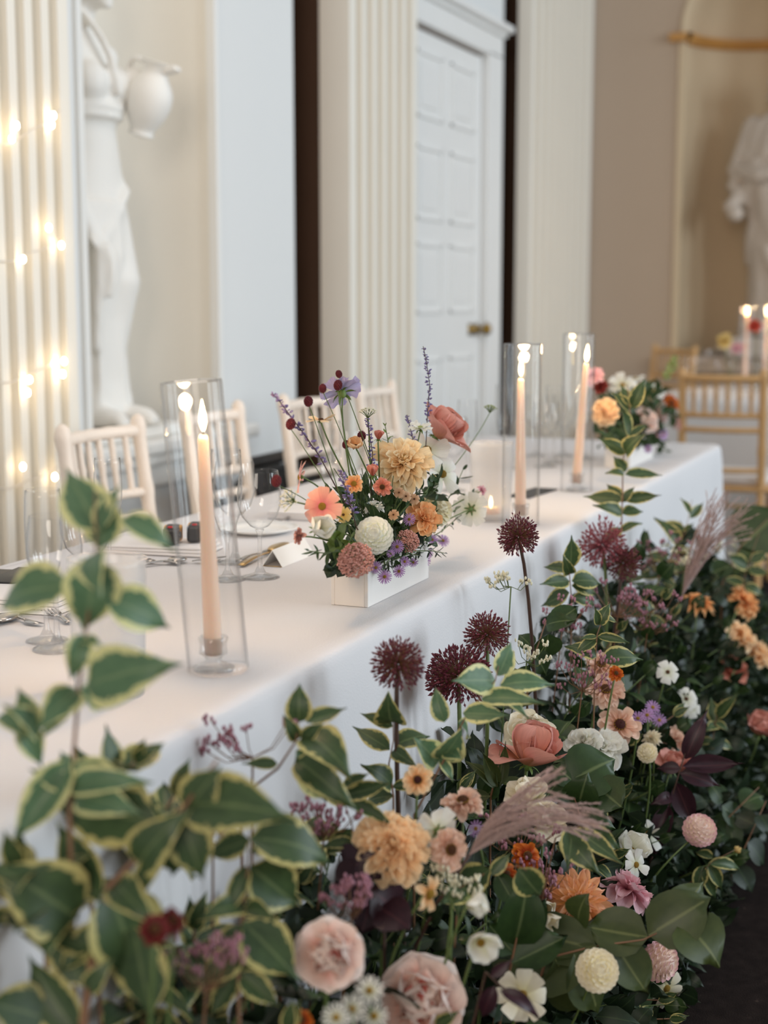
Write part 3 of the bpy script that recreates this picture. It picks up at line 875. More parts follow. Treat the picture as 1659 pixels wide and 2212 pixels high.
# statue of a draped woman with a jug; local x = her left, y = forward, z up
st = thing('statue', (3.99, 2.66, .815), 'white plaster statue of a draped woman lowering a jug, in the tall niche', 'statue')
MS = Matrix(((1, 0, 0, 0), (0, -1, 0, 0), (0, 0, 1, 0), (0, 0, 0, 1))) @ Matrix.Scale(.965, 4)
def wv(*p): return Vector(p)
mb = MB()
loft(mb, [(.01, .0, .62, .150, .12), (.01, .0, .70, .155, .12), (.015, .0, .78, .150, .112), (.01, .01, .87, .125, .10), (0, .015, .95, .116, .092), (0, .02, 1.03, .128, .10), (0, .015, 1.12, .14, .095), (0, 0, 1.20, .145, .075), (0, -.005, 1.25, .10, .06), (0, .0, 1.29, .05, .048)], 28)
mb.ell((-.068, .085, 1.085), (.066, .058, .068)); mb.ell((.068, .085, 1.085), (.066, .058, .068))
limb(mb, [(0, .0, 1.24), (0, .015, 1.33)], [.052, .046])
# head turned to look down to the jug
mb.ell((.0, .035, 1.42), (.072, .09, .105)); mb.ell((.005, .075, 1.375), (.05, .055, .06)); mb.ell((.005, .128, 1.40), (.014, .02, .026))
mb.ell((.005, .115, 1.355), (.026, .016, .013)); mb.ell((.004, .105, 1.33), (.028, .022, .018))
for s in (-1, 1): mb.ell((s*.03, .108, 1.425), (.014, .01, .008)); mb.ell((s*.072, .02, 1.40), (.012, .022, .03))
mb.ell((0, -.01, 1.455), (.086, .095, .09)); mb.ell((0, -.10, 1.42), (.05, .05, .05))
for k in range(10):
    a = k*.55-2.4; mb.ell((.084*math.sin(a), .02+.06*math.cos(a), 1.50-.01*abs(a)), .026)
# hair lock over the shoulder and cord under the bust
mb.tube(bez((-.05, .04, 1.31), (-.02, .15, 1.20), (.01, .14, 1.05), 8), .014, 8)
mb.tube([(.138*math.cos(a), .02+.112*math.sin(a), 1.015) for a in [2*PI*k/24 for k in range(25)]], .010, 6)
mb.tube([(.132*math.cos(a), .02+.108*math.sin(a), .985) for a in [2*PI*k/24 for k in range(25)]], .009, 6)
# arms
limb(mb, [(.15, 0, 1.19), (.20, -.04, .98), (.14, .10, 1.11), (.13, .12, 1.13)], [.046, .04, .028, .026])
limb(mb, [(-.15, 0, 1.19), (-.19, -.03, .92), (-.13, .08, .68), (-.11, .10, .62)], [.046, .038, .028, .026])
for k in range(4):          # fingers of both hands
    mb.tube(bez((.11+.012*k, .12, 1.14), (.11+.012*k, .16, 1.145), (.11+.012*k, .165, 1.11), 5), .0085, 6)
    mb.tube(bez((-.12+.014*k, .11, .615), (-.11+.014*k, .145, .59), (-.11+.014*k, .135, .55), 5), .0085, 6)
mb.tube(bez((.11, .115, 1.125), (.095, .135, 1.11), (.11, .16, 1.10), 5), .0095, 6)
mb.tube(bez((-.125, .1, .61), (-.145, .125, .595), (-.13, .135, .57), 5), .0095, 6)
# skirt: gathered cloth, right leg straight, left knee bent forward
loft(mb, [(0, 0, .04, .16, .13, .09), (0, 0, .15, .15, .12, .09), (-.01, .0, .35, .145, .12, .08), (0, .01, .55, .15, .13, .05), (0, .01, .72, .15, .12, .03)], 44, .06, 9)
limb(mb, [(.06, .02, .66), (.06, .07, .47), (.05, .025, .14), (.05, .05, .05)], [.10, .088, .058, .045])
limb(mb, [(-.06, .01, .64), (-.07, .03, .40), (-.07, .02, .10), (-.07, .03, .04)], [.10, .075, .05, .042])
for fx, fy in ((.05, .09), (-.08, .06)):
    mb.ell((fx, fy+.03, .035), (.045, .11, .035)); 
    for k in range(5): mb.ell((fx-.03+.015*k, fy+.135-.008*abs(k-1.5), .02), (.010, .02, .014))
for i in range(6):           # swags pulled up to the hand
    mb.tube(bez((-.10+.01*i, .12, .58), (-.02+.02*i, .15, .64+.03*i), (.10, .06+.008*i, .86-.02*i), 7), .010, 6)
mb.tube(bez((-.11, .13, .57), (-.12, .13, .45), (-.10, .10, .25), 8), .022, 8)
mb.tube(bez((-.10, .14, .58), (-.08, .17, .52), (-.09, .14, .42), 8), .024, 8)
M4 = MS.copy()
o = mb.obj('body', M_MARBLE, st, M4); remesh(o, .010, 3)
mb = MB()
jug = Matrix.Translation((.13, .17, 1.025)) @ Matrix.Rotation(-.3, 4, 'X') @ Matrix.Scale(.74, 4)
mb.lathe([(.0, -.13), (.055, -.13), (.06, -.115), (.045, -.10), (.085, -.05), (.105, .02), (.10, .08), (.07, .125), (.05, .15), (.058, .185), (.075, .20), (.06, .20), (.04, .15), (0, .14)], 28)
mb.tube([(0, -.055, .18), (0, -.12, .20), (0, -.145, .15), (0, -.10, .07)], [.016]*4, 8)
for k in range(3): mb.ell((.0, .05+.02*k, .17+.01*k), (.03, .03, .016))
o = mb.obj('jug', M_MARBLE, st, MS @ jug)
o.modifiers.new('sub', 'SUBSURF').levels = 1
mb = MB().box((-.27, -.18, -.035), (.27, .22, .0))
bevel(mb.obj('plinth', M_MARBLE, st, M4, smooth=False), .006)

# second statue: heavy mantle, in the end-wall niche
s2 = thing('statue', (9.62, 1.285, .97), 'aged plaster statue in a heavy draped mantle, in the niche under the gilt band', 'statue')
mb = MB()
loft(mb, [(0, 0, .04, .20, .17), (0, 0, .3, .185, .16), (0, 0, .6, .19, .165), (0, 0, .78, .22, .18), (0, 0, .9, .235, .19), (0, 0, 1.0, .24, .19), (0, 0, 1.12, .245, .18), (0, 0, 1.22, .235, .16), (0, 0, 1.32, .20, .13), (0, 0, 1.38, .10, .09)], 48, .05, 8)
mb.ell((0, .03, 1.51), (.075, .095, .115)); mb.ell((0, .085, 1.47), (.05, .05, .06)); mb.ell((0, .135, 1.50), (.014, .02, .026)); mb.ell((0, .118, 1.445), (.026, .016, .012))
for s in (-1, 1): mb.ell((s*.03, .115, 1.525), (.014, .01, .008)); mb.ell((s*.076, .02, 1.5), (.012, .022, .03))
for k in range(12):
    a = k*.5-2.8; mb.ell((.085*math.sin(a), .0+.07*math.cos(a), 1.57-.012*abs(a)), .034)
    mb.ell((.09*math.sin(a), -.02+.05*math.cos(a), 1.50-.02*abs(a)), .034)
limb(mb, [(0, 0, 1.36), (0, .01, 1.45)], [.055, .05])
for s in (-1, 1):
    limb(mb, [(s*.19, 0, 1.29), (s*.27, .02, 1.03), (s*.12, .19, 1.06 if s > 0 else .98), (s*.07, .21, 1.08 if s > 0 else .98)], [.075, .075, .05, .035])
    for k in range(4): mb.tube(bez((s*.06, .22, (1.06 if s > 0 else .96)+.014*k), (s*.02, .245, (1.06 if s > 0 else .96)+.014*k), (s*.0, .225, (1.055 if s > 0 else .955)+.014*k), 4), .009, 6)
    mb.tube(bez((s*.07, .21, 1.0+.09*(s > 0)), (s*.05, .235, 1.03+.09*(s > 0)), (s*.03, .235, 1.035+.09*(s > 0)), 4), .010, 6)
r2 = random.Random(5)
for i in range(34):       # mantle folds
    a = r2.uniform(-1.0, PI+1.0); z = r2.uniform(.55, 1.28); a2 = a+r2.uniform(-.7, .7)
    R1 = .235 if z > .8 else .195
    mb.tube(bez((R1*math.cos(a), R1*.8*math.sin(a), z), (R1*1.08*math.cos((a+a2)/2), R1*.9*math.sin((a+a2)/2), z-.12), (R1*.95*math.cos(a2), R1*.78*math.sin(a2), z-r2.uniform(.12, .3)), 6), r2.uniform(.018, .034), 7)
for s in (-1, 1):
    for k in range(6): mb.ell((s*(.27+.02*math.sin(k*2)), .03+.03*k, .98-.045*k), (.05, .05, .05))
for fx in (-.07, .07): mb.ell((fx, .17, .035), (.045, .1, .035))
MS2 = Matrix(((0, -1, 0, 0), (-1, 0, 0, 0), (0, 0, 1, 0), (0, 0, 0, 1)))
remesh(mb.obj('body', M_STONE, s2, MS2), .012, 2)
bevel(MB().box((-.28, -.24, -.12), (.28, .26, 0)).obj('plinth', M_STONE, s2, MS2, smooth=False), .008)

# =================================================================== TABLES
TX0, TX1, TY0, TY1, TZ = -.6, 4.82, .803, 1.62, .75
def cloth(name, x0, x1, y0, y1, zt, seed, rc=.05, step=.02, drop=0.015):
    P = []
    def seg(a, c):
        a, c = Vector(a), Vector(c); k = max(2, int((c-a).length/step))
        P.extend([a.lerp(c, i/k) for i in range(k)])
    cs = [(x0+rc, y0+rc, PI, 1.5*PI), (x1-rc, y0+rc, 1.5*PI, 2*PI), (x1-rc, y1-rc, 0, .5*PI), (x0+rc, y1-rc, .5*PI, PI)]
    arcs = []
    for cx_, cy_, a0, a1 in cs: arcs.append([Vector((cx_+rc*math.cos(a0+(a1-a0)*k/5), cy_+rc*math.sin(a0+(a1-a0)*k/5), 0)) for k in range(6)])
    for i in range(4):
        P.extend(arcs[i]); seg(arcs[i][-1], arcs[(i+1) % 4][0])
    n = len(P)
    nr = [((P[(i+1) % n]-P[i-1]).cross(Vector((0, 0, 1)))).normalized() for i in range(n)]
    r = random.Random(seed); ph = [r.uniform(0, 6) for _ in range(6)]
    s = 0; fold = []
    for i in range(n):
        s += (P[i]-P[i-1]).length if i else 0
        fold.append(.5*math.sin(s*9+ph[0]+1.5*math.sin(s*1.7+ph[1]))+.35*math.sin(s*17+ph[2]+math.sin(s*3+ph[3]))+.2*math.sin(s*31+ph[4]))
    V, F = [], []
    rows = [(-.030, 0), (-.012, -.0005), (-.004, -.003), (0, -.009), (.003, -.02)]
    for t in (.05, .1, .16, .24, .34, .46, .6, .75, .88, 1.0): rows.append((None, t))
    for off, t in rows:
        for i in range(n):
            if off is None:
                d = .006+t*.030+fold[i]*.032*min(1, t*1.25)*(.6+.4*t)
                z = zt-.02-(zt-.02-.012)*t
            else: d = off; z = zt+t+(.0012*fold[i] if off > -.02 else 0)
            V.append(P[i]+nr[i]*d+Vector((0, 0, z)))
    for j in range(len(rows)-1):
        for i in range(n): F.append((j*n+i, (j+1)*n+i, (j+1)*n+(i+1) % n, j*n+(i+1) % n))
    k = len(V); e = .024                       # flat top, four corners just inside the rolled edge
    V += [Vector((x0+e, y0+e, zt-.0003)), Vector((x1-e, y0+e, zt-.0003)), Vector((x1-e, y1-e, zt-.0003)), Vector((x0+e, y1-e, zt-.0003))]
    F.append((k, k+1, k+2, k+3))
    me = build(name, V, F, M_CLOTH)
    return link(name, me)
tc_ = cloth('tablecloth', TX0, TX1, TY0, TY1, TZ, 3)
tag(tc_, 'long white linen tablecloth draped to the floor over the head table', 'tablecloth')

# round guest table far right
gx, gy = 7.45, .72
mb = MB(); nn = 90; V, F = [], []
rows = [(.0005, .75), (.4, .75), (.70, .75), (.785, .7495), (.80, .742), (.806, .72)]+[(None, t) for t in (.15, .35, .6, .8, 1)]
for r_, z in rows:
    for k in range(nn):
        a = 2*PI*k/nn
        if r_ is None: rr = .808+.05*z+.045*z*math.sin(13*a+math.sin(3*a)*1.4); zz = .72-.708*z
        else: rr = r_; zz = z
        V.append((gx+rr*math.cos(a), gy+rr*math.sin(a), zz))
for j in range(len(rows)-1):
    for k in range(nn): F.append((j*nn+k, (j+1)*nn+k, (j+1)*nn+(k+1) % nn, j*nn+(k+1) % nn))
tag(mb.raw(V, F).obj('tablecloth', M_CLOTH), 'round white tablecloth on the guest table behind the honey wood chair', 'tablecloth')

# =================================================================== CHAIRS
def make_chair(wm, label, group):
    t = thing('chiavari_chair', (0, 0, 0), label, 'chair', group)
    def post(x):
        P, R = [], []
        for z in [i*.9/30 for i in range(31)]:
            P.append((x, .185+max(0, z-.45)*.13+max(0, .45-z)*.06, z))
            R.append(.0165 if (round(z/.03) % 5) else .0195)
        P.append((x, .185+.455*.13, .905)); R.append(.020); P.append((x, .185+.46*.13, .925)); R.append(.016); P.append((x, .185+.46*.13, .935)); R.append(.006)
        return MB().tube(P, R, 10)
    for x in (-.16, .16): post(x).obj('back_post', wm, t)
    def rail(z, r, bow):
        y = .185+max(0, z-.45)*.13
        return MB().tube([(-.16+.32*k/10, y+bow*math.sin(PI*k/10), z) for k in range(11)], [r*(1+.12*(k % 2)) for k in range(11)], 8)
    rail(.895, .0145, .03).obj('top_rail', wm, t)
    for z in (.745, .685, .52): rail(z, .0105, .03).obj('back_rail', wm, t)
    for k in range(6):
        x = -.1143+.0457*k; bw = .03*math.sin(PI*(x+.16)/.32)
        P = [(x, .185+max(0, z-.45)*.13+bw, z) for z in [.745+.15*i/10 for i in range(11)]]
        MB().tube(P, [.0082 if i % 5 else .0105 for i in range(11)], 7).obj('spindle', wm, t)
    bevel(MB().box((-.2, -.2, .43), (.2, .2, .455)).obj('seat', wm, t, smooth=False), .01)
    o = bevel(MB().box((-.19, -.19, .455), (.19, .18, .495)).obj('seat_pad', M_PAD, t), .018, 3)
    for x in (-.175, .175):
        MB().tube([(x, -.175-.02*(1-i/10), .43*i/10) for i in range(11)], [.012+.006*i/10+(.003 if i % 4 == 0 else 0) for i in range(11)], 9).obj('leg', wm, t)
        for z in (.14, .26): MB().tube([(x, -.185, z), (x, .195, z)], .009, 7).obj('stretcher', wm, t)
    for z in (.2, .32): MB().tube([(-.175, -.185, z), (.175, -.185, z)], .009, 7).obj('stretcher', wm, t)
    return t
def dup(root, loc, rz, label, group):
    r = root.copy(); COL.objects.link(r); r.location = loc; r.rotation_euler = (0, 0, rz)
    r['label'] = label; r['group'] = group
    for ch in list(root.children):
        c = ch.copy(); COL.objects.link(c); c.parent = r
    return r
G1 = 'limewashed chairs behind the head table'
ch = make_chair(M_LIME, 'limewashed chair behind the head table, below the statue with the jug', G1)
ch.location = (2.97, 1.70, 0)
dup(ch, (3.52, 1.70, 0), .05, 'limewashed chair half hidden behind the tall glass chimney nearest us', G1)
dup(ch, (4.10, 1.70, 0), -.05, 'limewashed chair directly behind the left side of the middle bouquet', G1)
dup(ch, (4.65, 1.70, 0), .04, 'limewashed chair behind the middle bouquet, nearest the fluted pilaster', G1)
G2 = 'honey wood chairs around the round guest table'
oc = make_chair(M_OAKW, 'honey-coloured wooden chair with its back to us beside the end of the head table', G2)
oc.location = (6.28, 1.03, 0); oc.rotation_euler = (0, 0, PI/2+.06)
oc2 = dup(oc, (8.72, 1.92, 0), -PI/2-.55, 'honey wood chair against the taupe wall, beyond the far bouquet', G2)

# black pushchair behind the chairs
pc = thing('pushchair', (4.32, 2.18, 0), 'black pushchair parked against the wall behind the chairs', 'pushchair')
mb = MB().tube([(4.02, 2.2, .69), (4.05, 2.16, .70), (4.45, 2.16, .70), (4.52, 2.2, .68)], .02, 10)
mb.obj('handle', M_BLACK, pc, rel(pc, Matrix()))
mb = MB()
for y in (2.06, 2.3): mb.tube([(4.08, y, .69), (4.3, y, .45), (4.58, y, .14)], .014, 8); mb.tube([(4.52, y, .62), (4.3, y, .4), (4.1, y, .14)], .014, 8)
mb.obj('frame', M_BLACK, pc, rel(pc, Matrix()))
loft(MB(), [(4.34, 2.18, .34, .16, .1), (4.35, 2.18, .45, .2, .12), (4.36, 2.18, .62, .2, .12), (4.38, 2.18, .66, .15, .09)], 20).obj('seat', mat('black_fabric', (20, 19, 20), .9), pc, rel(pc, Matrix()))
for x, y in ((4.1, 2.06), (4.1, 2.3), (4.58, 2.06), (4.58, 2.3)):
    mb = MB(); mb.lathe([(.11, -.02), (.13, -.02), (.14, 0), (.13, .02), (.11, .02)], 20, closed=True)
    for k in range(3): mb.tube([(.11*math.cos(k*PI/3), .11*math.sin(k*PI/3), 0), (-.11*math.cos(k*PI/3), -.11*math.sin(k*PI/3), 0)], .008, 5)
    mb.obj('wheel', M_BLACK, pc, rel(pc, Matrix.Translation((x, y, .14)) @ Matrix.Rotation(PI/2, 4, 'X')))

# =================================================================== CANDLES IN GLASS CHIMNEYS
def chimney(p, R, H, lab, lean=0):
    t = thing('glass_chimney', p, lab, 'glass chimney', 'glass chimneys round the candles')
    mb = MB(); th_ = .0022
    mb.lathe([(R-th_, .0035), (R, 0.0005), (R+.0006, .003), (R, .01), (R, H-.003), (R-th_/2, H), (R-th_, H-.003), (R-th_, .01)], 64, closed=True)
    M = Matrix.Rotation(lean, 4, Vector((FWD.x, FWD.y, 0)).normalized())
    mb.obj('tube', M_GLASS, t, M)
    return t
def holder(p, lab):
    t = thing('candle_holder', p, lab, 'candle holder', 'glass candle holders')
    mb = MB().lathe([(0, .001), (.026, .001), (.027, .004), (.018, .008), (.009, .013), (.013, .019), (.018, .022), (.017, .034), (.019, .042), (.017, .044), (.0125, .042), (.012, .021), (0, .0195)], 28)
    mb.obj('body', M_SOLID, t)
    return t
def candle(p, H, lean, lab, power=2.6):
    t = thing('taper_candle', p, lab, 'candle', 'peach taper candles')
    M = Matrix.Rotation(lean, 4, Vector((FWD.x, FWD.y, 0)).normalized())
    mb = MB().lathe([(0, 0), (.0105, 0), (.0115, .006), (.0110, H*.3), (.0088, H*.7), (.0066, H-.006), (.0045, H), (0, H-.0015)], 24)
    mb.obj('wax', M_WAX, t, M)
    MB().tube([(0, 0, H-.003), (.0008, 0, H+.006), (.0022, 0, H+.011)], .0009, 5).obj('wick', M_WICK, t, M)
    mb = MB().lathe([(.0005, .004), (.0032, .009), (.0048, .016), (.0042, .025), (.0022, .035), (.0004, .044)], 16)
    mb.obj('flame', M_FLAME, t, M @ Matrix.Translation((.001, 0, H)))
    l = bpy.data.lights.new('flame_light', 'POINT'); l.energy = power; l.color = (1, .66, .34); l.shadow_soft_size = .012
    link('flame_light', l, t, M @ Matrix.Translation((.001, 0, H+.052)))
    return t
def table_pt(px, py, z=TZ): return PZ(px, py, z)
# (base of tube px, top px, candle top px, word)
for (bx, by), Ht, Hc, ln, lc, word in (
    ((472, 1447), .368, .280, -.078, -.030, 'nearest us, left of the middle bouquet'),
    ((1124, 1133), .375, .284, .0, -.01, 'right of the middle bouquet'),
    ((1245, 1060), .382, .292, 0, .062, 'just left of the far bouquet')):
    p = table_pt(bx, by)
    chimney(p, .039, Ht, 'clear tall glass chimney '+word, ln)
    q = p+RGT*(-.006 if bx < 1000 else 0)
    holder(q, 'clear turned glass candle holder in the chimney '+word)
    candle(q+Vector((0, 0, .020)), Hc, lc, 'lit peach taper candle in the chimney '+word)
for px, py, word in ((1608, 843, 'on the round guest table, left one'), (1652, 838, 'on the round guest table, right one')):
    p = PZ(px, py, .75)
    chimney(p, .04, .425, 'tall glass chimney '+word)
    holder(p, 'glass candle holder '+word)
    candle(p+Vector((0, 0, .037)), .335, 0, 'lit taper candle '+word)
def frosted(px, py, lab, R=.045, H=.165):
    p = table_pt(px, py)
    t = thing('frosted_votive', p, lab, 'votive glass', 'frosted votive glasses')
    MB().lathe([(0, .004), (R*.86, .004), (R*.88, .012), (R*.97, H-.004), (R, H), (R*1.03, H), (R*1.03, H-.008), (R*.93, .004), (R*.9, 0), (0, 0)], 40).obj('glass', M_FROST, t)
    return p
p = frosted(238, 1497, 'frosted glass votive behind the variegated stem at the left')
p = frosted(1060, 1122, 'frosted glass votive left of the second candle')
for lab, pp in (('small white tealight glowing inside the frosted votive left of the second candle', p), ):
    t = thing('tealight', pp+Vector((0, 0, .012)), lab, 'candle')
    MB().lathe([(0, 0), (.019, 0), (.019, .015), (.017, .015), (.016, .012), (0, .012)], 20).obj('cup', M_WAX, t)
    MB().lathe([(.0005, .013), (.003, .019), (.0035, .025), (.0004, .038)], 12).obj('flame', M_FLAME, t)

# =================================================================== GLASSES
def lathe_glass(prof_bowl, zb, stem_r, foot_r, th_=.0011):
    """outer + inner wall of the bowl, solid stem and foot"""
    outp = [(r, zb+z) for r, z in prof_bowl]
    inp = [(max(0, r-th_), zb+z+(.002 if i == 0 else 0)) for i, (r, z) in enumerate(prof_bowl)][::-1]
    bowl = MB().lathe(outp+inp, 40)
    st_ = MB().lathe([(0, .0005), (foot_r*.95, .0005), (foot_r, .0016), (foot_r*.8, .003), (.010, .008), (stem_r*1.25, .02), (stem_r, .045), (stem_r, zb-.012), (stem_r*1.6, zb-.004), (stem_r*2.2, zb), (0, zb+.001)], 32)
    return bowl.mesh('bowl', M_GLASS), st_.mesh('stem', M_SOLID)
WINE = lathe_glass([(.004, 0), (.016, .006), (.030, .022), (.0365, .042), (.0375, .058), (.035, .08), (.0325, .098), (.0322, .1)], .082, .0036, .033)
FLUTE = lathe_glass([(.004, 0), (.014, .01), (.022, .035), (.0265, .07), (.027, .1), (.0255, .135), (.0245, .145)], .075, .0034, .030)
def glass(kind, px, py, lab, s=1.0, z=TZ, p=None):
    p = PZ(px, py, z) if p is None else p
    nm, me, cat_ = ('wine_glass', WINE, 'wine glass') if kind == 'w' else ('champagne_flute', FLUTE, 'champagne flute')
    t = thing(nm, p, lab, cat_, 'glasses on the head table' if p.y > .7 and p.x < 5 else 'glasses on the round guest table')
    for m_, q in zip(me, ('bowl', 'stem')): link(q, m_, t, Matrix.Scale(s, 4))
    return t
for a in (
 ('f', 102, 1384, 'champagne flute behind the variegated stem at the far left', .96),
 ('w', 124, 1402, 'wine glass overlapping the flute at the far left'),
 ('w', 190, 1330, 'second wine glass behind the leaves, beside the frosted votive'),
 ('f', 238, 1235, 'champagne flute mostly behind the top leaves of the left stem', .9),
 ('w', 562, 1247, 'empty wine glass standing clear between nearest chimney and bouquet'),
 ('f', 492, 1252, 'champagne flute seen through the nearest glass chimney', 1.0),
 ('w', 508, 1215, 'wine glass half behind the nearest glass chimney'),
 ('w', 752, 1105, 'wine glass behind the left flowers of the middle bouquet', 1.0),
 ('f', 712, 1118, 'champagne flute behind the left edge of the middle bouquet', .95),
 ('w', 978, 1060, 'wine glass behind the right side of the middle bouquet', 1.0),
 ('f', 1008, 1040, 'champagne flute behind the seed head of the middle bouquet', .95),
 ('f', 1090, 1012, 'champagne flute at the left edge of the second chimney', 1.05),
 ('w', 1178, 1008, 'wine glass just right of the second chimney'),
 ('f', 1196, 1000, 'champagne flute between the second and third chimneys'),
 ('w', 1216, 985, 'wine glass behind the third chimney, left side'),
 ('f', 1264, 992, 'champagne flute behind the third candle'),
 ('w', 1158, 985, 'small-looking wine glass furthest back between the two chimneys'),
): glass(*a)
for px, py, k, lab in ((1492, 850, 'w', 'wine glass at the left edge of the guest table'), (1552, 838, 'f', 'champagne flute on the guest table below the yellow flower'),
    (1583, 838, 'f', 'champagne flute on the guest table beside the left candle'), (1640, 842, 'w', 'wine glass on the guest table under the red dahlia'), (1524, 826, 'w', 'wine glass on the far side of the guest table')):
    glass(k, px, py, lab, 1.0, .75)

# =================================================================== PLACE SETTINGS
def flatware(kind, a, c, lab, m_=M_STEEL):
    a, c = Vector(a), Vector(c)
    y = (c-a); Ln = y.length; y.normalize(); z = Vector((0, 0, 1)); x = y.cross(z)
    t = thing(kind, a, lab, kind, 'cutlery on the head table')
    M = rel(t, axes(a+Vector((0, 0, .0012)), x, y, z))
    h = MB()
    V, F = [], []
    for i in range(9):
        v = i/8; yy = v*Ln*.62; hw = .0065-.004*min(1, v*1.3); zz = .002+.003*math.sin(PI*v)
        V += [(-hw, yy, zz), (hw, yy, zz), (hw, yy, zz+.0022), (-hw, yy, zz+.0022)]
    for i in range(8):
        for k in range(4): F.append((i*4+k, i*4+(k+1) % 4, i*4+4+(k+1) % 4, i*4+4+k))
    h.raw(V, F+[(3, 2, 1, 0), (32, 33, 34, 35)]).obj('handle', m_, t, M)
    hd = MB()
    if kind == 'knife':
        hd.raw([(-.003, Ln*.6, .003), (.003, Ln*.6, .003), (.010, Ln*.72, .003), (.009, Ln*.92, .003), (-.003, Ln, .003), (-.003, Ln*.6, .0045), (.003, Ln*.6, .0045), (.010, Ln*.72, .0038), (.009, Ln*.92, .0036), (-.003, Ln, .0036)],
               [(0, 4, 3, 2, 1), (5, 6, 7, 8, 9), (0, 1, 6, 5), (1, 2, 7, 6), (2, 3, 8, 7), (3, 4, 9, 8), (4, 0, 5, 9)]).obj('knife_blade', m_, t, M)
    elif kind == 'spoon':
        hd.ell((0, Ln*.8, .006), (.016, Ln*.19, .005), 14, 6).obj('spoon_bowl', m_, t, M)
    else:
        hd.raw([(-.004, Ln*.6, .003), (.004, Ln*.6, .003), (.011, Ln*.75, .004), (-.011, Ln*.75, .004), (-.004, Ln*.6, .0055), (.004, Ln*.6, .0055), (.011, Ln*.75, .006), (-.011, Ln*.75, .006)],
               [(3, 2, 1, 0), (4, 5, 6, 7), (0, 1, 5, 4), (1, 2, 6, 5), (2, 3, 7, 6), (3, 0, 4, 7)])
        for k in range(4): hd.tube([(-.0088+.0059*k, Ln*.74, .005), (-.0088+.0059*k, Ln*.88, .007), (-.0086+.0057*k, Ln, .009)], [.0018, .0016, .0008], 5)
        hd.obj('tines', m_, t, M)
    return t
def napkin(p, rz, lab, sx=.11, sy=.2):
    p = Vector(p)
    t = thing('napkin', p, lab, 'napkin', 'folded napkins at the places')
    for k in range(3):
        o = MB().box((-sx/2, -sy/2+.004*k, .001+.006*k), (sx/2-.003*k, sy/2, .0065+.006*k)).obj('fold', M_LINEN2, t, Matrix.Rotation(rz+.03*k, 4, 'Z'))
        bevel(o, .0028, 3)
    return t
T = table_pt
napkin(T(352, 1190), .12, 'white folded napkin under the disposable cameras')
napkin(T(690, 1118), .05, 'white folded napkin behind the middle bouquet')
napkin(T(40, 1300), .1, 'white folded napkin at the left edge, under the flutes')
flatware('fork', T(388, 1222), T(298, 1216), 'dinner fork lying left of the folded napkin')
flatware('spoon', T(300, 1226), T(404, 1214), 'steel spoon below the folded napkin')
flatware('fork', T(420, 1216), T(470, 1222), 'small fork seen through the nearest chimney')
flatware('fork', T(436, 1202), T(480, 1215), 'second small fork at the foot of the nearest chimney')
flatware('knife', T(516, 1218), T(584, 1190), 'steel knife lying left of the wine glass')
flatware('spoon', T(520, 1226), T(622, 1180), 'pale gold spoon beside the white place card', M_GOLD)
flatware('knife', T(640, 1118), T(598, 1132), 'knife lying behind the clear wine glass')
flatware('knife', T(0, 1332), T(92, 1354), 'table knife at the far left edge')
flatware('spoon', T(-60, 1385), T(34, 1332), 'spoon crossing the knife at the far left edge')
flatware('fork', T(150, 1350), T(108, 1330), 'fork under the wine glass at the far left')
def tent(p, rz, w_, h_, lab):
    t = thing('place_card', p, lab, 'place card', 'place cards')
    mb = MB(); d = .02
    for s in (1, -1):
        mb.raw([(-w_/2, s*d, 0), (w_/2, s*d, 0), (w_/2, 0, h_), (-w_/2, 0, h_), (-w_/2, s*d*.93, 0), (w_/2, s*d*.93, 0), (w_/2, 0, h_-.002), (-w_/2, 0, h_-.002)],
               [(0, 1, 2, 3), (7, 6, 5, 4), (0, 4, 5, 1), (0, 3, 7, 4), (1, 5, 6, 2)])
    mb.obj('card', M_CARD, t, Matrix.Rotation(rz, 4, 'Z'), smooth=False)
    MB().box((-w_/2-.0006, -d*.9, 0), (-w_/2+.0006, d*.9, .0015)).obj('gilt_edge', M_GOLD, t, Matrix.Rotation(rz, 4, 'Z'))
    return t
tent(T(624, 1210), .03, .14, .03, 'white folded place card at the left foot of the middle bouquet')
t = thing('menu_card', T(120, 1308), 'white printed menu card lying under the glasses at left', 'menu card')
MB().box((-.07, -.04, .001), (.07, .04, .0022)).obj('card', M_CARD, t, Matrix.Rotation(.1, 4, 'Z'), smooth=False)
mb = MB()
for i in range(5): mb.box((-.05, -.028+.012*i, .0022), (.05-.012*(i % 3), -.026+.012*i, .0024))
mb.obj('print_lines', mat('grey_print', (120, 118, 120), .8), t, Matrix.Rotation(.1, 4, 'Z'), smooth=False)
for px, py, lab in ((424, 1190, 'black and amber disposable camera, the right one behind the nearest candle'), (372, 1196, 'black disposable camera, the left one tucked behind the leaf tip')):
    t = thing('disposable_camera', T(px, py)+Vector((0, 0, .02)), lab, 'camera', 'disposable cameras on the napkin')
    R_ = Matrix.Rotation(.4, 4, 'Z')
    bevel(MB().box((-.03, -.014, 0), (.03, .014, .032)).obj('case', M_BLACK, t, R_, smooth=False), .006, 3)
    bevel(MB().box((.006, -.0165, .002), (.031, .0165, .030)).obj('sleeve', M_YELLOW, t, R_, smooth=False), .003)
    MB().lathe([(.006, 0), (.007, .004), (.004, .005), (0, .0045)], 14).obj('lens', M_BLACK, t, R_ @ Matrix.Translation((-.012, -.014, .017)) @ Matrix.Rotation(PI/2, 4, 'X'))
    MB().lathe([(.005, 0), (.005, .003), (0, .004)], 10).obj('winder', mat('red_button', (190, 40, 40), .5), t, R_ @ Matrix.Translation((-.02, 0, .031)))
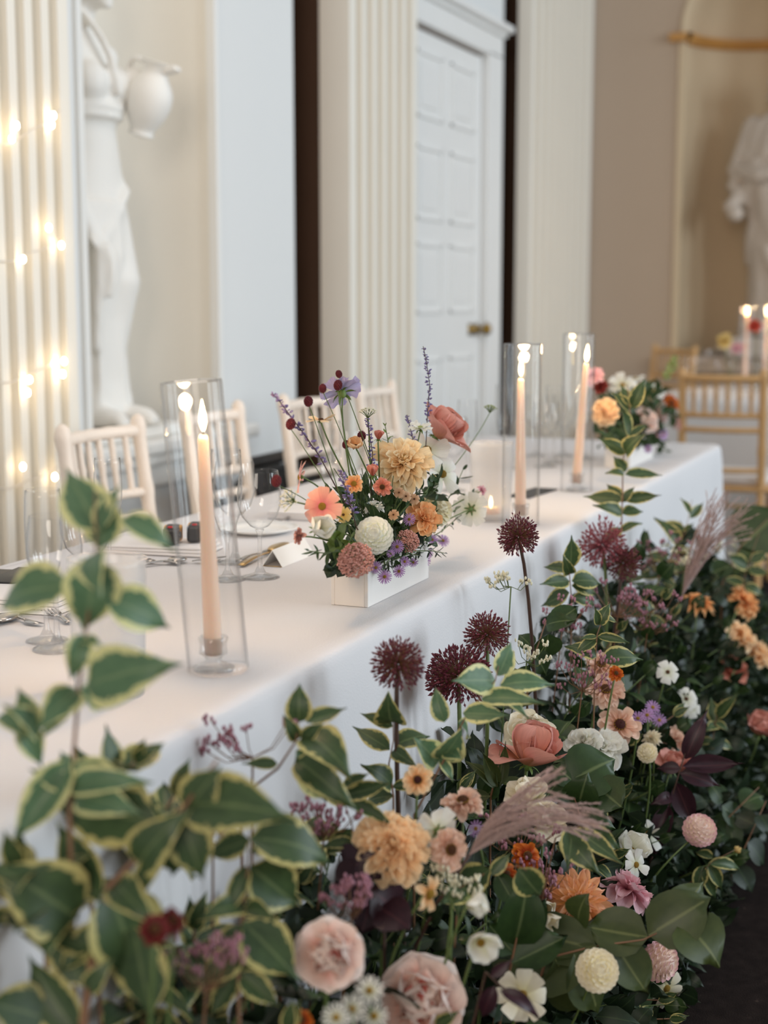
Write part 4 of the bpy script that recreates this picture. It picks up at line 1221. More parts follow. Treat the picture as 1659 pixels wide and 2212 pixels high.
# dark cards under the second candle and dark item left
t = thing('dark_card', T(1150, 1066), 'flat black card lying beside the second chimney', 'card')
MB().box((-.09, -.03, .001), (.09, .03, .003)).obj('sheet', M_BLACK, t, Matrix.Rotation(-.1, 4, 'Z'), smooth=False)
t = thing('clutch_purse', T(6, 1266), 'flat black clutch purse with a thin gold chain at the left edge of the table', 'purse')
bevel(MB().box((-.07, -.05, 0), (.06, .05, .018)).obj('body', M_BLACK, t, Matrix.Rotation(.2, 4, 'Z')), .008, 3)
bevel(MB().box((-.07, -.052, .016), (.06, .0, .0215)).obj('flap', M_BLACK, t, Matrix.Rotation(.2, 4, 'Z')), .002, 2)
MB().tube(bez((-.04, -.05, .01), (.05, -.09, .012), (.055, -.02, .02), 10), .0016, 6).obj('chain', M_GOLD, t)
for px, py, lab in ((560, 1150, 'stacked side plate behind the clear wine glass'), (-10, 1318, 'white side plate cut by the left edge of the picture')):
    t = thing('side_plate', T(px, py), lab, 'plate', 'white side plates')
    MB().lathe([(0, .004), (.05, .004), (.056, .007), (.08, .013), (.081, .012), (.058, .004), (.048, 0), (0, 0)], 40).obj('dish', mat('glazed_china', (240, 238, 234), .2), t)

# =================================================================== FAIRY LIGHTS on the left pilaster
fl = thing('fairy_lights', (3.3, 2.29, 1.0), 'string of warm fairy lights wound round the fluted pilaster at the left', 'fairy lights')
def FP(px, py): 
    p = PY(px, py, 2.288); return p if p.x < 3.41 else p
strand = []
for (ax_, ay), (bx_, by) in (((-60, 335), (130, 240)), ((-60, 572), (128, 518)), ((-60, 838), (134, 772)), ((-60, 1062), (124, 1010))):
    P = []
    for i in range(10):
        t = i/9; P.append(FP(ax_+(bx_-ax_)*t, ay+(by-ay)*t+14*math.sin(t*PI)+3*math.sin(t*17)))
    strand.append(P)
path = []
for P in strand: path += P if not path else [path[-1].lerp(P[0], .5)+Vector((-.06, .03, 0))]+P
mbw = MB()
for P in strand: mbw.tube(P, .0018, 5)
mbw.obj('wire', M_WIRE, fl, rel(fl, Matrix()))
mbb = MB().ell((0, 0, 0), (.0065, .0065, .009), 10, 7); bulb_me = mbb.mesh('bulb', M_BULB)
for i, (px, py) in enumerate(((30, 272), (110, 250), (106, 270), (100, 492), (44, 560), (127, 530), (54, 848), (112, 786), (133, 780), (130, 808), (44, 1008), (113, 1030), (20, 300), (58, 820))):
    p = FP(px, py)+Vector((0, -.008, 0))
    o = link('bulb', bulb_me, fl, rel(fl, Matrix.Translation(p)))
    l = bpy.data.lights.new('bulb_light', 'POINT'); l.energy = .005; l.color = (1, .74, .46); l.shadow_soft_size = .01
    link('bulb_light', l, fl, rel(fl, Matrix.Translation(p+Vector((0, -.018, 0)))))

# =================================================================== FLOWERS
def flower(kind, name, px, py, Y, R, face, label, short=None, cat='flower', group=None, base=None, sm=None, sr=.0022, via=None, Z=None, **kw):
    """one cut flower: head at a point of the arrangement, stem down to its base; R in picture pixels gives the real radius by distance"""
    c = PY(px, py, Y)
    d = proj(c)[2]; r = R*d/FPX
    n = view(*face)
    if base is None: base = Vector((c.x+U(-.03, .05), min(.765, max(.62, c.y+U(.02, .12))), 0.0))
    t = thing(name, base, label, cat, group)
    Mh = frame(c, n, U(0, 6))
    globals()['h_'+kind](t, Mh, r, **kw)
    back = {'pompon': .8, 'rose': .55, 'poppy': .4, 'bud': .9, 'allium': .1, 'burnet': .8, 'umbel': .65, 'sedum': .75}.get(kind, .16)
    s0 = c-n*r*back
    mid = via if via is not None else Vector(s0)-n*min(.1, .3*(s0-base).length)+Vector((0, 0, -.25*(s0-base).length))
    stem(t, bez(s0, mid, base, 9), sr*.75, sr, sm or M_STEM)
    if short: landmark(px, py, short)
    return t

# ---------------- trough of the middle bouquet
def trough(p, L_, W_, H_, rz, lab):
    t = thing('flower_trough', p, lab, 'planter', 'white flower troughs')
    R_ = Matrix.Rotation(rz, 4, 'Z'); k = .006
    for a, c, nm in (((0, 0, 0), (L_, k, H_), 'side_board'), ((0, W_-k, 0), (L_, W_, H_), 'side_board'), ((0, k, 0), (k, W_-k, H_), 'end_board'), ((L_-k, k, 0), (L_, W_-k, H_), 'end_board'), ((k, k, .002), (L_-k, W_-k, .008), 'base_board')):
        bevel(MB().box(a, c).obj(nm, M_TROUGH, t, R_, smooth=False), .0012)
    MB().box((k, k, .008), (L_-k, W_-k, H_-.012)).obj('floral_foam', M_SOIL, t, R_, smooth=False)
    return t
tp = T(795, 1313)
TR = trough(tp, .262, .062, .062, 0, 'white painted trough holding the middle bouquet')
BC = tp+Vector((.13, .03, .045))
BCp = proj(BC)
def bq(px, py, dY=0.0):
    return tp.y+.03+dY
def bflower(kind, name, px, py, R, face, label, dY=0.0, **kw):
    b = BC+Vector((U(-.1, .1), U(-.018, .018), 0))
    c = PY(px, py, bq(px, py, dY))
    via = kw.pop('via', None) or (b.lerp(c, .6)+Vector((0, 0, .02)))
    return flower(kind, name, px, py, bq(px, py, dY), R, face, label, base=b, via=via, sr=kw.pop('sr', .0016), **kw)
MBQ = 'in the middle bouquet'
bflower('dahlia', 'zinnia', 869, 1002, 70, (.15, .55, .8), 'large pale apricot zinnia at the heart of the middle bouquet', -.03, c='apricot', layers=5, centre='yellow', n=19, wf=.9, dn=-.2, short='large apricot zinnia', via=Vector((BC.x-.03, BC.y-.02, BC.z+.12)), sr=.0025)
bflower('rose', 'rose', 957, 926, 62, (.62, .68, .12), 'dusty pink rose at the upper right of the middle bouquet', -.01, c='rose', cin='roselt', layers=((5, .5, 1.2), (5, .85, 1.1), (5, 1.1, 1.0), (6, 1.35, .85), (6, 1.5, .7)), short='dusty pink rose of the middle bouquet')
bflower('scab', 'scabiosa', 738, 848, 46, (-.35, .75, -.55), 'lavender scabiosa seen from behind, topmost bloom of the middle bouquet', .0, c='lavender', short='lavender scabiosa', via=PY(725, 960, tp.y+.03))
bflower('cosmos', 'cosmos', 696, 1094, 46, (-.2, .2, 1), 'coral pink cosmos with yellow eye at left of the middle bouquet', -.05, c='pinkcos', short='coral pink cosmos')
bflower('cosmos', 'cosmos', 649, 1030, 40, (-.95, .15, .1), 'pink cosmos seen edge-on at the far left of the middle bouquet', -.01, c='pinkcos', n=7, short='edge-on pink cosmos')
bflower('cosmos', 'cosmos', 693, 908, 34, (-.1, .97, .1), 'pale peach cosmos seen from the side below the dark burnet balls', .0, c='peach', n=7, centre=M_CENTREB, short='pale peach side-on cosmos', via=PY(725, 1010, tp.y+.03))
bflower('poppy', 'poppy', 688, 1142, 44, (.55, .25, .75), 'white cup-shaped poppy with golden centre under the coral cosmos', -.055, c='white', short='white cup-shaped poppy')
bflower('pompon', 'dahlia', 808, 1156, 37, (-.05, .25, .95), 'round creamy white pompon dahlia at the front of the middle bouquet', -.07, c='white', cat='dahlia', short='creamy white pompon dahlia')
bflower('dahlia', 'dahlia', 914, 1122, 42, (.3, .3, .85), 'small orange dahlia at right of the middle bouquet', -.06, c='orange', centre='orange', cat='dahlia', n=11, short='small orange dahlia')
bflower('pompon', 'dahlia', 944, 1100, 34, (.6, .4, .5), 'pale greenish white dahlia half behind the small orange dahlia', .0, c='cream', cat='dahlia', short='half-hidden greenish white dahlia')
bflower('cosmos', 'cosmos', 922, 972, 54, (.2, .6, .7), 'big white cosmos behind the apricot zinnia', .0, c='white', short='big white cosmos behind the zinnia')
bflower('cosmos', 'cosmos', 956, 1024, 48, (.5, .1, .8), 'white cosmos right of the apricot zinnia', -.01, c='white', n=7, short='white cosmos right of the zinnia')
bflower('cosmos', 'cosmos', 1017, 1100, 42, (.25, .1, -.9), 'white cosmos turned away showing its green calyx, far right of the middle bouquet', -.02, c='white', short='turned-away white cosmos', via=PY(960, 1120, tp.y+.02))
bflower('scab', 'scabiosa', 908, 925, 26, (-.1, .9, .4), 'small white scabiosa left of the dusty pink rose', -.02, c='white', short='small white scabiosa')
bflower('poppy', 'ranunculus', 768, 962, 24, (-.05, .5, .8), 'small golden orange ranunculus above the left of the apricot zinnia', .0, c='peach', n=9, centre=M_CENTREB, short='golden orange ranunculus')
bflower('bud', 'rosebud', 818, 941, 16, (.1, .9, .3), 'small coral bud above the apricot zinnia', .0, c='coral', short='coral bud above the zinnia')
bflower('zinnia', 'zinnia', 764, 1046, 22, (.1, .3, .9), 'orange zinnia left below the apricot zinnia', -.02, c='orange', centre=M_CENTRE, n=11, short='orange zinnia under the ranunculus')
bflower('bud', 'cosmos_bud', 805, 1018, 20, (.0, .9, .4), 'half-open coral cosmos just left of the apricot zinnia', -.03, c='coral')
bflower('zinnia', 'zinnia', 826, 1052, 22, (-.1, .0, 1), 'dusky orange zinnia hanging below the apricot zinnia', -.05, c='coral', centre=M_CENTREB, n=10, layers=2)
bflower('small', 'pansy', 742, 1112, 20, (-.2, .1, 1), 'yellow pansy right of the white poppy', -.04, c='yellow', n=5)
for px, py, lab in ((877, 1072, 'caramel phlox floret above the small orange dahlia'), (895, 1078, 'second caramel phlox floret beside the orange dahlia'), (850, 1112, 'caramel phlox floret right of the white pompon dahlia'), (862, 1064, 'caramel phlox floret just under the apricot zinnia')):
    bflower('small', 'phlox', px, py, 14, (U(-.3, .3), .3, .9), lab, -.06, c='caramel', group='caramel phlox in the middle bouquet')
bflower('dahlia', 'chrysanthemum', 808, 1098, 26, (.1, .9, .3), 'white flower peeping above the white pompon dahlia', -.03, c='white', centre='white', n=10, layers=4)
bflower('dahlia', 'carnation', 647, 1158, 20, (-.8, .1, .5), 'dusky mauve carnation left of the white poppy', -.03, c='mauve', centre='mauve', n=9, layers=5, short='dusky mauve carnation')
for i, (px, py, R, lab) in enumerate(((732, 808, 6.5, 'topmost dark burnet ball of the middle bouquet'), (730, 832, 8.5, 'dark burnet ball in front of the scabiosa'), (697, 839, 7.5, 'dark burnet ball left of the scabiosa'), (666, 867, 9, 'dark burnet ball above the pale peach cosmos'),
    (628, 916, 9.5, 'dark burnet ball on the left perovskia spike'), (781, 942, 8.5, 'dark burnet ball above the golden ranunculus'), (747, 960, 7, 'dark burnet ball left of the golden ranunculus'), (597, 1039, 10, 'leftmost dark burnet ball beside the wine glass'))):
    bflower('burnet', 'burnet', px, py, R, (U(-.3, .3), .9, .2), lab, U(-.03, .02), cat='burnet flower', group='burnet balls of the middle bouquet', sm=M_STEM, sr=.0009, short=lab)
bflower('umbel', 'wild_carrot', 795, 890, 20, (0, 1, .25), 'green and cream wild carrot head above the middle bouquet', .0, m=M_LACE, short='green wild carrot head')
bflower('umbel', 'wild_carrot', 624, 1080, 26, (-.6, .2, .7), 'lacy white wild carrot at the far left of the middle bouquet', -.02, m=M_LACE, short='lacy white wild carrot')
bflower('umbel', 'scabiosa_seed_head', 1059, 882, 15, (.1, 1, .1), 'green scabiosa seed head on a long stem, right of the middle bouquet', -.01, m=M_LIMEB, short='green seed head', sr=.001, via=PY(1010, 990, tp.y+.02))
bflower('sedum', 'sedum', 769, 1212, 40, (-.15, .35, .9), 'dusty pink sedum head hanging over the trough front', -.085, short='dusty pink sedum over the trough')
bflower('sedum', 'sedum', 880, 1170, 26, (.2, .4, .85), 'rosy sedum head below the small orange dahlia', -.065, short='rosy sedum')
bflower('dahlia', 'pink_statice', 1041, 1060, 15, (.8, .4, .3), 'bright pink floret cluster at the far right of the middle bouquet', -.01, c='pink', centre='pink', n=8, layers=4)
for i, (px, py, R, lab) in enumerate(((884, 1122, 15, 'lilac aster left of the small orange dahlia'), (858, 1181, 16, 'lilac aster with yellow eye right of the white pompon dahlia'), (957, 1168, 15, 'rightmost lilac aster of the middle bouquet'), (874, 1213, 13, 'lilac aster above the trough rim, middle'),
    (862, 1234, 15, 'lilac aster hanging over the trough side'), (831, 1246, 17, 'lowest lilac aster over the trough corner'), (812, 1226, 15, 'lilac aster right beside the dusty pink sedum'), (917, 1211, 15, 'lilac aster over the right of the trough'), (844, 1196, 10, 'small lilac aster bud under the white pompon dahlia'),
    (893, 1215, 12, 'small lilac aster between the trough asters'), (934, 1166, 13, 'lilac aster under the small orange dahlia'), (925, 1195, 12, 'lilac aster above the right end of the trough'))):
    bflower('aster', 'aster', px, py, R, (U(-.4, .5), U(-.1, .5), .85), lab, -.085+.0008*max(0, px-840), cat='aster', c='lilac', group='lilac asters of the middle bouquet')
def spike(base, P, m, lab, n=26, L=.009, group=None, sm=M_STEMD, name='perovskia', cat='flower spike', short=None, start=.35):
    t = thing(name, base, lab, cat, group)
    stem(t, P, .0011, .0006, sm)
    mb = MB(); k = len(P)
    for i in range(n):
        f = start+(1-start)*i/n; a = int(min(k-2, f*(k-1))); p = P[a].lerp(P[a+1], f*(k-1)-a)
        for q in range(3):
            d = Vector((U(-1, 1), U(-1, 1), U(-.2, .8))).normalized()
            s = L*(1.1-f*.6)*U(.6, 1.1)
            mb.ell(p+d*s*.7, (s*.22, s*.22, s*.5), 5, 4, d.to_track_quat('Z', 'Y').to_matrix())
    stuff(mb.obj('florets', m, t, rel(t, Matrix())))
    if short: q = proj(P[-1]); landmark(q[0], q[1], short)
    return t
Yb = tp.y+.03
spike(BC, [BC]+[PY(x, y, Yb) for x, y in ((905, 1080), (920, 960), (924, 885), (928, 830), (921, 780), (914, 748))], M_LAV, 'tall violet perovskia spike standing above the dusty pink rose', 24, .010, short='tall violet spike', start=.42)
spike(BC, [BC]+[PY(x, y, Yb) for x, y in ((730, 1060), (690, 985), (655, 935), (625, 895), (600, 862), (587, 850))], M_LAV, 'violet perovskia spike leaning out to the upper left', 26, .010, short='leaning violet spike', start=.3)
spike(BC, [BC]+[PY(x, y, Yb) for x, y in ((800, 1050), (805, 980), (797, 930), (792, 900))], M_LAV, 'short violet spike under the green wild carrot head', 14, .010, start=.4)
spike(BC, [BC]+[PY(x, y, Yb+.02) for x, y in ((890, 1020), (892, 950), (884, 915), (879, 896))], M_LAV, 'short violet spike left of the small white scabiosa', 12, .009, start=.5)
spike(BC, [BC]+[PY(x, y, Yb-.05) for x, y in ((770, 1140), (755, 1085), (742, 1040), (735, 1015))], M_LAV, 'violet lavender spike beside the coral pink cosmos', 16, .011, start=.4)
# greens of the bouquet
def bsprig(pts, lab, pairs, L_, tpls, m, wd=1.0, sm=M_STEM, dY=0, start=.3, up=.6):
    P = [BC+Vector((U(-.08, .08), 0, 0))]+[PY(x, y, Yb+dY) for x, y in pts]
    t = thing('leafy_sprig', P[0], lab, 'foliage', 'leaf sprigs of the middle bouquet')
    stem(t, P, .0013, .0007, sm); sprig_leaves(t, P, pairs, L_, wd, tpls, m, start, up)
bsprig(((960, 1090), (985, 1050), (1000, 1015)), 'green sprig with toothed leaves right of the white cosmos', 4, .03, T_NARROW, M_LF_GRN, 1.6)
bsprig(((950, 1150), (975, 1130), (994, 1114)), 'wispy green sprig reaching right under the turned-away cosmos', 5, .016, T_NARROW, M_LF_GRN)
bsprig(((905, 1090), (925, 1060), (945, 1035)), 'dark green leaves under the white cosmos at the right', 3, .04, T_BROAD, M_LF_GRN, 1.1)
bsprig(((740, 1190), (700, 1195), (668, 1190)), 'feathery dark green sprig below the white poppy', 7, .022, T_NARROW, M_LF_GRN, .9, dY=-.05)
bsprig(((760, 1190), (742, 1175), (728, 1160)), 'lime green hydrangea-like leaves below the white poppy', 4, .034, T_BROAD, M_LF_LIM, 1.2, dY=-.05)
bsprig(((745, 1210), (728, 1215), (718, 1225)), 'dark round leaves at the left end of the trough', 3, .032, T_BROAD, M_LF_DRK, 1.2, dY=-.04)
bsprig(((860, 1160), (880, 1195), (905, 1200)), 'needle-leaved aster stem among the lilac asters', 8, .018, T_NARROW, M_LF_DRK, .8, dY=-.07)
bsprig(((850, 1200), (835, 1215), (838, 1230)), 'needle-leaved aster stem over the front of the trough', 7, .018, T_NARROW, M_LF_DRK, .8, dY=-.085)
bsprig(((900, 1190), (935, 1190), (960, 1195)), 'needle-leaved aster stem at the right end of the trough', 7, .018, T_NARROW, M_LF_DRK, .8, dY=-.06)
bsprig(((800, 1110), (775, 1075), (752, 1060)), 'green cosmos leaves in the middle of the bouquet', 5, .03, T_NARROW, M_LF_GRN, 1.2)
bsprig(((850, 1100), (838, 1070), (830, 1045)), 'green leaves under the apricot zinnia', 4, .034, T_LEAF, M_LF_GRN, 1.0)
bsprig(((790, 1130), (760, 1130), (735, 1135)), 'green leaves between white poppy and pompon dahlia', 4, .03, T_LEAF, M_LF_GRN, 1.0, dY=-.03)
bsprig(((870, 1150), (895, 1150), (925, 1140)), 'dark leaves behind the asters and the orange dahlia', 4, .034, T_LEAF, M_LF_DRK, 1.0, dY=-.03)
bsprig(((840, 990), (838, 950), (832, 920)), 'thin green buds rising behind the apricot zinnia', 4, .014, T_NARROW, M_LF_LIM, 1.2)
bsprig(((1000, 1090), (1020, 1065), (1035, 1058)), 'thin leafy stem carrying the bright pink cluster', 4, .012, T_NARROW, M_LF_GRN, 1.3)
# tangle of thin stems and small leaves filling the heart of the bouquet
mb = MB()
for i in range(360):
    p = BC+Vector((U(-.135, .14), U(-.045, .04), U(.0, .125)))
    d = (p-BC+Vector((0, 0, .03))+Vector((U(-.05, .05), U(-.05, .05), 0))).normalized(); x = d.orthogonal().normalized(); z = d.cross(x)
    s = U(.018, .034); mb.add(T_LOW[i % 2] if i % 3 else T_NARROW[0], axes(p, x*s, d*s, z*s) @ Matrix.Rotation(U(0, 6), 4, 'Y'))
for i in range(60):
    p = BC+Vector((U(-.12, .12), U(-.04, .04), U(.07, .17))); mb.tube(bez(BC+Vector((U(-.1, .1), U(-.02, .02), 0)), BC.lerp(p, .6)+Vector((0, 0, .02)), p, 5), .0008, 3, False)
o = stuff(mb.obj('greenery', M_LF_GRN)); tag(o, 'tangle of thin green stems and small leaves filling the middle bouquet', 'greenery')

# ---------------- far bouquet
fp = T(1360, 1012)
trough(fp, .30, .07, .07, 0, 'white trough of the far bouquet near the table end')
FC = fp+Vector((.14, .035, .05))
def fflower(kind, name, px, py, R, face, label, dY=0., **kw):
    b = FC+Vector((U(-.12, .12), U(-.02, .02), 0))
    return flower(kind, name, px, py, FC.y+dY, R, face, label, base=b, via=b.lerp(PY(px, py, FC.y+dY), .6)+Vector((0, 0, .02)), sr=.002, **kw)
F_ = 'of the far bouquet'
fflower('dahlia', 'dahlia', 1282, 812, 26, (-.4, .5, .6), 'mauve pink dahlia at the upper left of the far bouquet', .0, c='pink', centre='pink', n=10, layers=5, cat='dahlia')
fflower('dahlia', 'dahlia', 1297, 836, 18, (-.2, .3, .8), 'blackish red dahlia at the left of the far bouquet', -.02, c='burg', centre='burg', n=9, layers=4, cat='dahlia')
fflower('dahlia', 'dahlia', 1306, 893, 34, (-.3, .2, .9), 'soft orange dahlia at the left of the far bouquet', -.06, c='peach', centre='peach', n=11, layers=5, cat='dahlia', short='soft orange dahlia of the far bouquet')
fflower('rose', 'peony', 1393, 908, 32, (.2, .3, .9), 'pink and white peony in the middle of the far bouquet', -.06, c='blush', cin='roselt', layers=((6, .6, 1.0), (6, .95, .9), (7, 1.25, .7)), cat='peony')
fflower('cosmos', 'cosmos', 1345, 832, 32, (-.2, .6, .7), 'white cosmos at the top left of the far bouquet', .0, c='white')
fflower('cosmos', 'cosmos', 1408, 842, 34, (.2, .7, .6), 'white cosmos at the top right of the far bouquet', .0, c='white')
fflower('cosmos', 'cosmos', 1372, 818, 24, (.0, .9, .3), 'small white cosmos topmost in the far bouquet', .02, c='white', n=7)
fflower('zinnia', 'helenium', 1448, 872, 22, (.6, .4, .6), 'orange and rust helenium at the right of the far bouquet', -.02, c='rust', n=11, centre=M_CENTREB)
fflower('zinnia', 'helenium', 1432, 860, 16, (.3, .8, .4), 'smaller rust helenium above the orange one in the far bouquet', .0, c='rust', n=10, centre=M_CENTREB)
fflower('sedum', 'sedum', 1424, 898, 18, (.3, .4, .8), 'rosy sedum right of the peony in the far bouquet', -.04, n=120)
fflower('sedum', 'sedum', 1458, 912, 20, (.7, .3, .6), 'rosy sedum at the far right of the far bouquet', -.02, n=120)
fflower('dahlia', 'dahlia', 1408, 940, 18, (.3, .0, .9), 'magenta pink dahlia low in the far bouquet', -.06, c='pink', centre='pink', n=9, layers=4, cat='dahlia')
fflower('aster', 'aster', 1432, 938, 14, (.4, .1, .9), 'lilac aster at the lower right of the far bouquet', -.06, c='lilac', cat='aster')
fflower('aster', 'aster', 1400, 970, 10, (.0, -.2, .9), 'lilac aster hanging over the far trough', -.07, c='lilac', cat='aster')
spike(FC, [FC]+[PY(x, y, FC.y) for x, y in ((1425, 880), (1440, 820), (1452, 790), (1458, 770))], M_LIMEB, 'pale green snapdragon spike at the top right of the far bouquet', 22, .026, name='snapdragon', start=.5)
for px, py, lab in ((1330, 960, 'drooping green leaves at the left of the far trough'), (1440, 975, 'drooping green leaves at the right of the far trough'), (1300, 950, 'dark leaves under the soft orange dahlia'), (1465, 900, 'green leaves at the right edge of the far bouquet'), (1380, 950, 'green leaves under the peony of the far bouquet'), (1350, 880, 'green leaves in the middle of the far bouquet'), (1420, 925, 'green leaves beside the magenta dahlia')):
    P = [FC]+[FC.lerp(PY(px, py, FC.y-.04), k)+Vector((0, 0, .04*math.sin(k*PI))) for k in (.5, 1)]
    t = thing('leafy_sprig', FC, lab, 'foliage', 'leaf sprigs of the far bouquet'); stem(t, P, .0015, .001, M_STEM); sprig_leaves(t, P, 4, .055, .9, T_LEAF, M_LF_GRN, .35, .5)
mb = MB()
for i in range(260):
    p = FC+Vector((U(-.16, .17), U(-.06, .05), U(.0, .15))); d = (p-FC+Vector((0, 0, .02))).normalized(); x = d.orthogonal().normalized(); s = U(.03, .05)
    mb.add(T_LOW[i % 2], axes(p, x*s, d*s, d.cross(x)*s) @ Matrix.Rotation(U(0, 6), 4, 'Y'))
o = stuff(mb.obj('greenery', M_LF_GRN)); tag(o, 'leafy filling of the far bouquet', 'greenery')

# ---------------- flowers on the guest table
gt = PZ(1634, 850, .75)
t = thing('bud_vase', gt, 'small glass bud vase with the red dahlia on the guest table', 'vase')
MB().lathe([(0, .002), (.03, .002), (.034, .03), (.02, .08), (.015, .13), (.018, .14), (.014, .13), (.018, .08), (.03, .03), (0, .006)], 24).obj('glass', M_GLASS, t)
flower('dahlia', 'dahlia', 1630, 704, gt.y, 17, (0, .4, .8), 'coral red dahlia in the bud vase on the guest table', cat='dahlia', base=gt+Vector((0, 0, .01)), c='red', centre='red', n=10, layers=5, via=gt+Vector((0, 0, .12)))
gb = PZ(1576, 848, .75)
t = thing('bud_vase', gb, 'small glass bud vase with yellow and pink blooms on the guest table', 'vase')
MB().lathe([(0, .002), (.03, .002), (.034, .03), (.02, .06), (.016, .09), (.014, .09), (.018, .06), (.03, .03), (0, .006)], 24).obj('glass', M_GLASS, t)
for px, py, R, c, lab in ((1565, 736, 19, 'yellow', 'pale yellow dahlia on the guest table'), (1592, 752, 15, 'pink', 'pink dahlia beside the yellow one on the guest table')):
    flower('dahlia', 'dahlia', px, py, gb.y, R, (-.1, .3, .8), lab, cat='dahlia', base=gb+Vector((0, 0, .01)), c=c, centre=c, n=10, layers=5, via=gb+Vector((0, 0, .08)))

# =================================================================== THE FLOWER MEADOW IN FRONT OF THE TABLE
AL = 'dark alliums rising from the meadow'
def gr(px, py, Y): return PY(px, py, Y)
flower('allium', 'allium', 1120, 1160, .70, 42, (-.12, .95, .2), 'dark allium on a bare stem standing clear against the table top', 'allium on the bare stem', 'allium', AL, sm=M_STEMD, sr=.004, m=M_ALLIUM, wisp=.5, via=gr(1165, 1330, .70), base=Vector((gr(1180, 1480, .70).x, .70, 0)))
flower('allium', 'allium', 1052, 1372, .69, 46, (-.1, .9, .3), 'dark allium overlapping the table front, between two other alliums', 'middle dark allium', 'allium', AL, sm=M_STEM, sr=.004, m=M_ALLIUM, wisp=.3)
flower('allium', 'allium', 860, 1435, .69, 55, (.0, .9, .3), 'round dark allium, the leftmost of the alliums by the table front', 'leftmost round allium', 'allium', AL, sm=M_STEMD, sr=.0042, m=M_ALLIUM, via=gr(842, 1580, .69), base=Vector((gr(900, 1860, .69).x, .69, 0)))
flower('allium', 'allium', 990, 1462, .72, 66, (-.1, .95, .2), 'widest dark allium half hidden behind variegated leaves', 'widest dark allium', 'allium', AL, sm=M_STEM, sr=.0045, m=M_ALLIUM, sq=.75, n=460)
flower('allium', 'allium', 1302, 1178, .70, 48, (-.35, .85, .3), 'wispy reddish allium going over, above the dark round one', 'wispy reddish allium', 'allium', AL, sm=M_STEM, sr=.0045, m=M_ALLIUM2, wisp=1.1, n=240)
flower('allium', 'allium', 1347, 1216, .66, 37, (.15, .5, .8), 'compact dark allium just below the wispy reddish one', 'compact dark allium', 'allium', AL, sm=M_STEMD, sr=.004, m=M_ALLIUM)
# roses
flower('rose', 'rose', 1148, 1624, .62, 80, (.22, .9, .12), 'dusty pink rose opening below the tablecloth edge', 'big dusty pink rose', 'rose', None, sr=.0035, c='rose', cin='roselt', layers=((4, .62, 1.2), (4, .95, 1.15), (4, 1.2, 1.05), (5, 1.4, .85)))
flower('rose', 'rose', 1146, 1582, .66, 60, (.1, .8, .5), 'cream rose peeping out behind the dusty pink rose', 'cream rose behind the pink one', 'rose', None, c='cream', cin='cream', layers=((6, .6, 1.0), (7, .95, .9), (8, 1.25, .75), (8, 1.45, .6)))
flower('rose', 'rose', 1456, 1652, .52, 46, (.3, .75, .4), 'dusty pink rose among dark leaves at the right', 'dusty pink rose by burgundy leaves', 'rose', None, c='rose', cin='rose', layers=((4, .8, 1.15), (5, 1.1, 1.0), (5, 1.3, .85)))
flower('rose', 'rose', 1645, 1572, .45, 44, (.1, .7, .5), 'coral pink rosebud cut by the right edge of the picture', 'rosebud at the right edge', 'rose', None, c='rose', cin='rose', layers=((4, 1.1, 1.2), (5, 1.25, 1.0), (5, 1.4, .85)))
flower('rose', 'rose', 712, 2062, .60, 76, (.12, .35, .95), 'blush garden rose with pink heart, the smaller near the bottom edge', 'upper blush garden rose', 'rose', 'blush garden roses at the bottom', sr=.003, c='blush', cin='blushin')
flower('rose', 'rose', 908, 2162, .57, 96, (.12, .4, .9), 'largest blush garden rose at the bottom edge', 'largest blush garden rose', 'rose', 'blush garden roses at the bottom', sr=.003, c='blush', cin='blushin')
flower('rose', 'rose', 1585, 1446, .56, 36, (.2, .5, .7), 'coral rose with dark heart under the orange dahlias', 'coral rose under the orange dahlias', 'rose', None, c='coral', cin='rust', layers=((5, .5, 1.0), (5, .9, .9), (6, 1.2, .7)))
# dahlias
flower('dahlia', 'dahlia', 845, 1832, .62, 92, (.15, .55, .75), 'large peach dahlia left of the cream cosmos, lower middle', 'large peach dahlia', 'dahlia', None, sr=.0035, c='peach', centre='apricot', layers=9, n=21, wf=.78, dn=-.38)
flower('dahlia', 'dahlia', 1243, 1952, .515, 92, (.1, .5, .8), 'spiky salmon cactus dahlia with golden centre', 'spiky salmon dahlia', 'dahlia', None, sr=.003, c='cactus', centre='apricot', tpl=P_QUILL, layers=6, n=15, wf=1.25)
flower('dahlia', 'dahlia', 1352, 1926, .50, 70, (.45, .75, -.1), 'pink dahlia tipped to the right beside the spiky salmon dahlia', 'tipped pink dahlia', 'dahlia', None, c='pink', centre='pink', layers=5, n=12, wf=1.4)
flower('pompon', 'dahlia', 1291, 2096, .44, 42, (.15, .4, .85), 'creamy white pompon dahlia among olive leaves near the bottom', 'low white pompon dahlia', 'dahlia', None, c='cream')
flower('pompon', 'dahlia', 1512, 1792, .44, 33, (.1, .6, .7), 'pinkish ball dahlia on a long green stem above the dark carpet', 'pinkish ball dahlia', 'dahlia', None, c='pompink', via=gr(1400, 1880, .5), base=Vector((gr(1330, 1980, .6).x, .62, 0)))
flower('pompon', 'dahlia', 1428, 2078, .435, 40, (.6, -.1, .6), 'faded dusty pink dahlia under the big olive leaf', 'faded dusty pink dahlia', 'dahlia', None, c='pompink')
flower('dahlia', 'dahlia', 1508, 1306, .60, 46, (.15, .9, .2), 'peach dahlia seen from the side under the pink plume', 'side-on peach dahlia', 'dahlia', None, c='orange', centre='orange', tpl=P_QUILL, layers=5, n=14)
flower('dahlia', 'dahlia', 1606, 1302, .56, 46, (.75, .55, .3), 'bright orange dahlia at the far right', 'bright orange dahlia', 'dahlia', None, c='orange', centre='orange', layers=6, n=13, via=gr(1555, 1370, .56))
